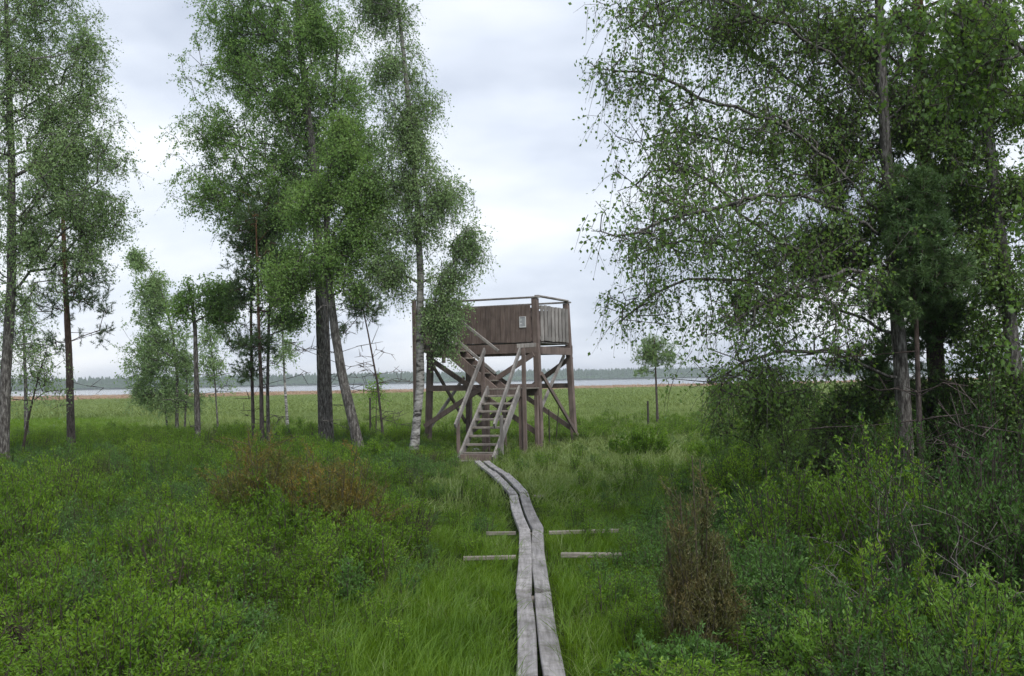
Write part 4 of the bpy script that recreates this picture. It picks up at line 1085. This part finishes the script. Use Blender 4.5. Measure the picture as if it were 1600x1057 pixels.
def scatter(name, label, protos, pts, scl, idx, tilt=.12):
    n = len(pts)
    me = bpy.data.meshes.new(name); me.vertices.add(n); me.vertices.foreach_set('co', np.asarray(pts, np.float32).ravel())
    rot = np.stack([rng.normal(size=n) * tilt, rng.normal(size=n) * tilt, rng.uniform(0, math.tau, n)], 1).astype(np.float32)
    a = me.attributes.new('rot', 'FLOAT_VECTOR', 'POINT'); a.data.foreach_set('vector', rot.ravel())
    a = me.attributes.new('scl', 'FLOAT_VECTOR', 'POINT'); a.data.foreach_set('vector', np.asarray(scl, np.float32).ravel())
    a = me.attributes.new('pick', 'INT', 'POINT'); a.data.foreach_set('value', np.asarray(idx, np.int32))
    o = link(name, me); tag(o, label, kind='stuff')
    ng = bpy.data.node_groups.new(name, 'GeometryNodeTree')
    ng.interface.new_socket('Geometry', in_out='INPUT', socket_type='NodeSocketGeometry')
    ng.interface.new_socket('Geometry', in_out='OUTPUT', socket_type='NodeSocketGeometry')
    gi = ng.nodes.new('NodeGroupInput'); go = ng.nodes.new('NodeGroupOutput')
    jn = ng.nodes.new('GeometryNodeGeometryToInstance')
    for p_ in reversed(protos):
        oi = ng.nodes.new('GeometryNodeObjectInfo'); oi.inputs['Object'].default_value = p_; oi.inputs['As Instance'].default_value = False
        ng.links.new(oi.outputs['Geometry'], jn.inputs[0])
    ip = ng.nodes.new('GeometryNodeInstanceOnPoints'); ip.inputs['Pick Instance'].default_value = True
    def na(nm, ty):
        x = ng.nodes.new('GeometryNodeInputNamedAttribute'); x.data_type = ty; x.inputs[0].default_value = nm; return x
    ra = na('rot', 'FLOAT_VECTOR'); sa = na('scl', 'FLOAT_VECTOR'); pa = na('pick', 'INT')
    e2r = ng.nodes.new('FunctionNodeEulerToRotation')
    ng.links.new(ra.outputs[0], e2r.inputs[0]); ng.links.new(e2r.outputs[0], ip.inputs['Rotation'])
    ng.links.new(sa.outputs[0], ip.inputs['Scale']); ng.links.new(pa.outputs[0], ip.inputs['Instance Index'])
    ng.links.new(gi.outputs[0], ip.inputs['Points']); ng.links.new(jn.outputs[0], ip.inputs['Instance'])
    ng.links.new(ip.outputs[0], go.inputs[0])
    md = o.modifiers.new('scatter', 'NODES'); md.node_group = ng
    return o

def left_edge(D): return -1.30 - .018 * D + .25 * math.sin(D * .7)
def right_edge(D):
    return float(np.interp(D, [0, 7, 10, 14, 17, 22, 27, 34, 60], [.85, .85, 1.1, 1.7, 2.6, 4.2, 5.6, 7.5, 14])) + .2 * math.sin(D * .9 + 1)
walk_L = np.array([tuple(G(*zp(*c), ZW)) for c in Lc] ); walk_R = np.array([tuple(G(*zp(*c), ZW)) for c in Rc])
def on_walk(x, y, m=0.02):
    yl, yr = walk_L[::-1, 1], walk_R[::-1, 1]
    xl = np.interp(y, yl, walk_L[::-1, 0]); xr = np.interp(y, yr, walk_R[::-1, 0])
    if y > yl[-1] + .3: return False
    return xl - .09 - m < x < xr + .09 + m
shrub_pts, shrub_s, shrub_i = [], [], []
grass_pts, grass_s, grass_i = [], [], []
JU = gb(1096, 1045)
def blocked(x, y):
    # keep the flight of stairs clear
    v = Vector((x, y, 0)) - Vector((A0.x, A0.y, 0)); t = v.dot(fd); s = v.dot(fs)
    return (-1.0 < t < 1.6 and abs(s) < .55) or (v + Vector((A0.x, A0.y, 0)) - JU).length < .33
def vis(x, y, m=1.2): return abs(x) < y * .52 + m
D = 3.2
while D < 46:
    step = .17 if D < 9 else (.21 if D < 16 else .27)
    D += step
    x = -D * .58 - 2.5
    while x < D * .58 + 2.5:
        x += step * random.uniform(.75, 1.25)
        y = D + random.uniform(-.5, .5) * step
        if on_walk(x, y, .05) or blocked(x, y): continue
        nz_ = noise.noise(Vector((x * .45, y * .45, 5))); n2_ = noise.noise(Vector((x * 1.15, y * 1.15, 9)))
        le, re = left_edge(y), right_edge(y)
        inside = le + 1.0 * n2_ < x < re + .9 * n2_
        far = y > 29 + 3 * nz_
        z = ground_h(x, y) if abs(x) < 28 else 0
        if not inside and not far:
            edge = min(1, (min(abs(x - le), abs(x - re)) + .15) / 1.1)
            hs = (.72 + .38 * nz_ + .75 * n2_) * (.55 + .45 * edge)
            if x > 0: hs *= .82
            if y > 22: hs *= .85
            if y < 5.2: hs *= .75
            if random.random() < .10 or (n2_ < -.28 and random.random() < .5): continue
            shrub_pts.append((x, y, z)); s = random.uniform(.85, 1.2); shrub_s.append((s, s, max(.35, hs) * random.uniform(.85, 1.2)))
            bl = noise.noise(Vector((x * .3 + 20, y * .3, 1)))
            if x > 1.0 and random.random() < min(.72, (x - 1.0) * .35) * (1 if y < 20 else .4): shrub_i.append(random.choice((6, 7)))  # more sprigs with shade in their leaf colour towards the right
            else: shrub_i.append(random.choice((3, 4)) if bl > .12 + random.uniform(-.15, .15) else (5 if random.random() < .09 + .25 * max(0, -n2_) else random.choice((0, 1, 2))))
        elif far:
            if random.random() < .35 * max(0, 1 - (y - 29) / 14) + (.10 if nz_ > .25 else 0):
                shrub_pts.append((x, y, z)); shrub_s.append((1.2, 1.2, random.uniform(.35, .65))); shrub_i.append(random.choice((0, 1, 2)))
        elif random.random() < (.06 if y < 14 else .12) + .35 * max(0, 1 - min(abs(x - le), abs(x - re)) / .8) and not on_walk(x, y, .3):
            shrub_pts.append((x, y, z)); shrub_s.append((.8, .8, random.uniform(.25, .6))); shrub_i.append(random.choice((0, 1, 3)))
protos_s = [proto_sprig(10, .62, .15, L_myr, .036, 30, .36, .3), proto_sprig(8, .72, .12, L_myr, .034, 32, .34, .35), proto_sprig(11, .55, .17, L_myr, .036, 26, .36, .25),
            proto_sprig(9, .58, .16, L_myr2, .034, 26, .38), proto_sprig(10, .5, .17, L_myr2, .032, 24, .38), proto_sprig(16, .66, .18, L_dry, .022, 5), proto_sprig(10, .64, .17, L_shaded, .036, 24, .38), proto_sprig(9, .55, .16, L_shaded, .034, 24, .4)]
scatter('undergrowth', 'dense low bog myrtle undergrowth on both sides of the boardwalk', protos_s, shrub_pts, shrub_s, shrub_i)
# grass: near zone, then everywhere between the shrubs, then the far meadow
D = 3.0
while D < 60:
    step = .10 if D < 9 else (.135 if D < 14 else (.2 if D < 24 else .32))
    D += step
    lim = D * .58 + 2
    x = -lim
    while x < lim:
        x += step * random.uniform(.7, 1.3); y = D + random.uniform(-.5, .5) * step
        le, re = left_edge(y), right_edge(y)
        inside = le - .5 < x < re + .5
        far = y > 28
        if not inside and not far and random.random() < .8: continue
        if on_walk(x, y, .015) or blocked(x, y): continue
        nz_ = noise.noise(Vector((x * .6, y * .6, 2)))
        bare = noise.noise(Vector((x * .5 + 7, y * .5, 4)))
        if inside and bare > .38 and random.random() < .6: continue
        hgt = (.70 + .50 * nz_ + .35 * noise.noise(Vector((x * 2.3, y * 2.3, 8)))) * (1.0 if y < 11 else .82)
        if 11 < y < 14 and abs(x) < 1.4: hgt *= .6
        if y > 28: hgt *= .8
        elif y > 16: hgt *= .78
        z = ground_h(x, y) if abs(x) < 28 else 0
        grass_pts.append((x, y, z)); s = 1 if y < 14 else (1.35 if y < 24 else 1.9)
        grass_s.append((s, s, max(.3, hgt)))
        grass_i.append((5 if random.random() < .10 + .3 * max(0, bare) else random.choice((0, 1, 2))) if y < 19 + random.uniform(-6, 6) + 2.0 * abs(min(0, x + 1.5)) else random.choice((3, 4)))
protos_g = [proto_grass(22, .30, .08, L_grass, .005, .6), proto_grass(18, .34, .09, L_grass, .0045, .9), proto_grass(22, .22, .09, L_grass, .006, .5),
            proto_grass(26, .36, .16, L_sedge, .010), proto_grass(22, .42, .18, L_sedge, .010, .5), proto_grass(14, .26, .09, L_sedge, .005, .9)]
scatter('grass', 'fresh green grass and sedge around the boardwalk', protos_g, grass_pts, grass_s, grass_i, .22)
# meadow
mp_, ms_, mi_ = [], [], []
y = 60.0
while y < 250:
    st_ = .75 * (y / 60) ** 1.15
    y += st_ * .9; x = -y * .66 - 4
    while x < y * .66 + 4:
        x += st_ * random.uniform(.6, 1.4)
        mp_.append((x, y + random.uniform(-.5, .5) * st_, 0)); s = 1 + y / 90
        nn = noise.noise(Vector((x * .03, y * .012, 0)))
        ms_.append((s * 2, s * 2, (.75 + .5 * nn) * random.uniform(.8, 1.2) * (1 if y < 110 else max(.3, 1 - (y - 110) / 110))))
        mi_.append(2 if y + 25 * nn - x * .45 > 180 else random.choice((0, 1)))
protos_m = [proto_grass(30, .42, .3, L_sedge, .02), proto_grass(26, .5, .3, L_sedge, .02, .5), proto_grass(26, .55, .3, L_straw, .02)]
scatter('meadow_grass', 'wide sedge meadow running out to the lake', protos_m, mp_, ms_, mi_, .05)
tris = sum(len(o.data.loops) - 2 * len(o.data.polygons) for o in COL.objects if o.type == 'MESH')
print('TRIS', tris, 'shrubs', len(shrub_pts), 'grass', len(grass_pts), 'meadow', len(mp_))
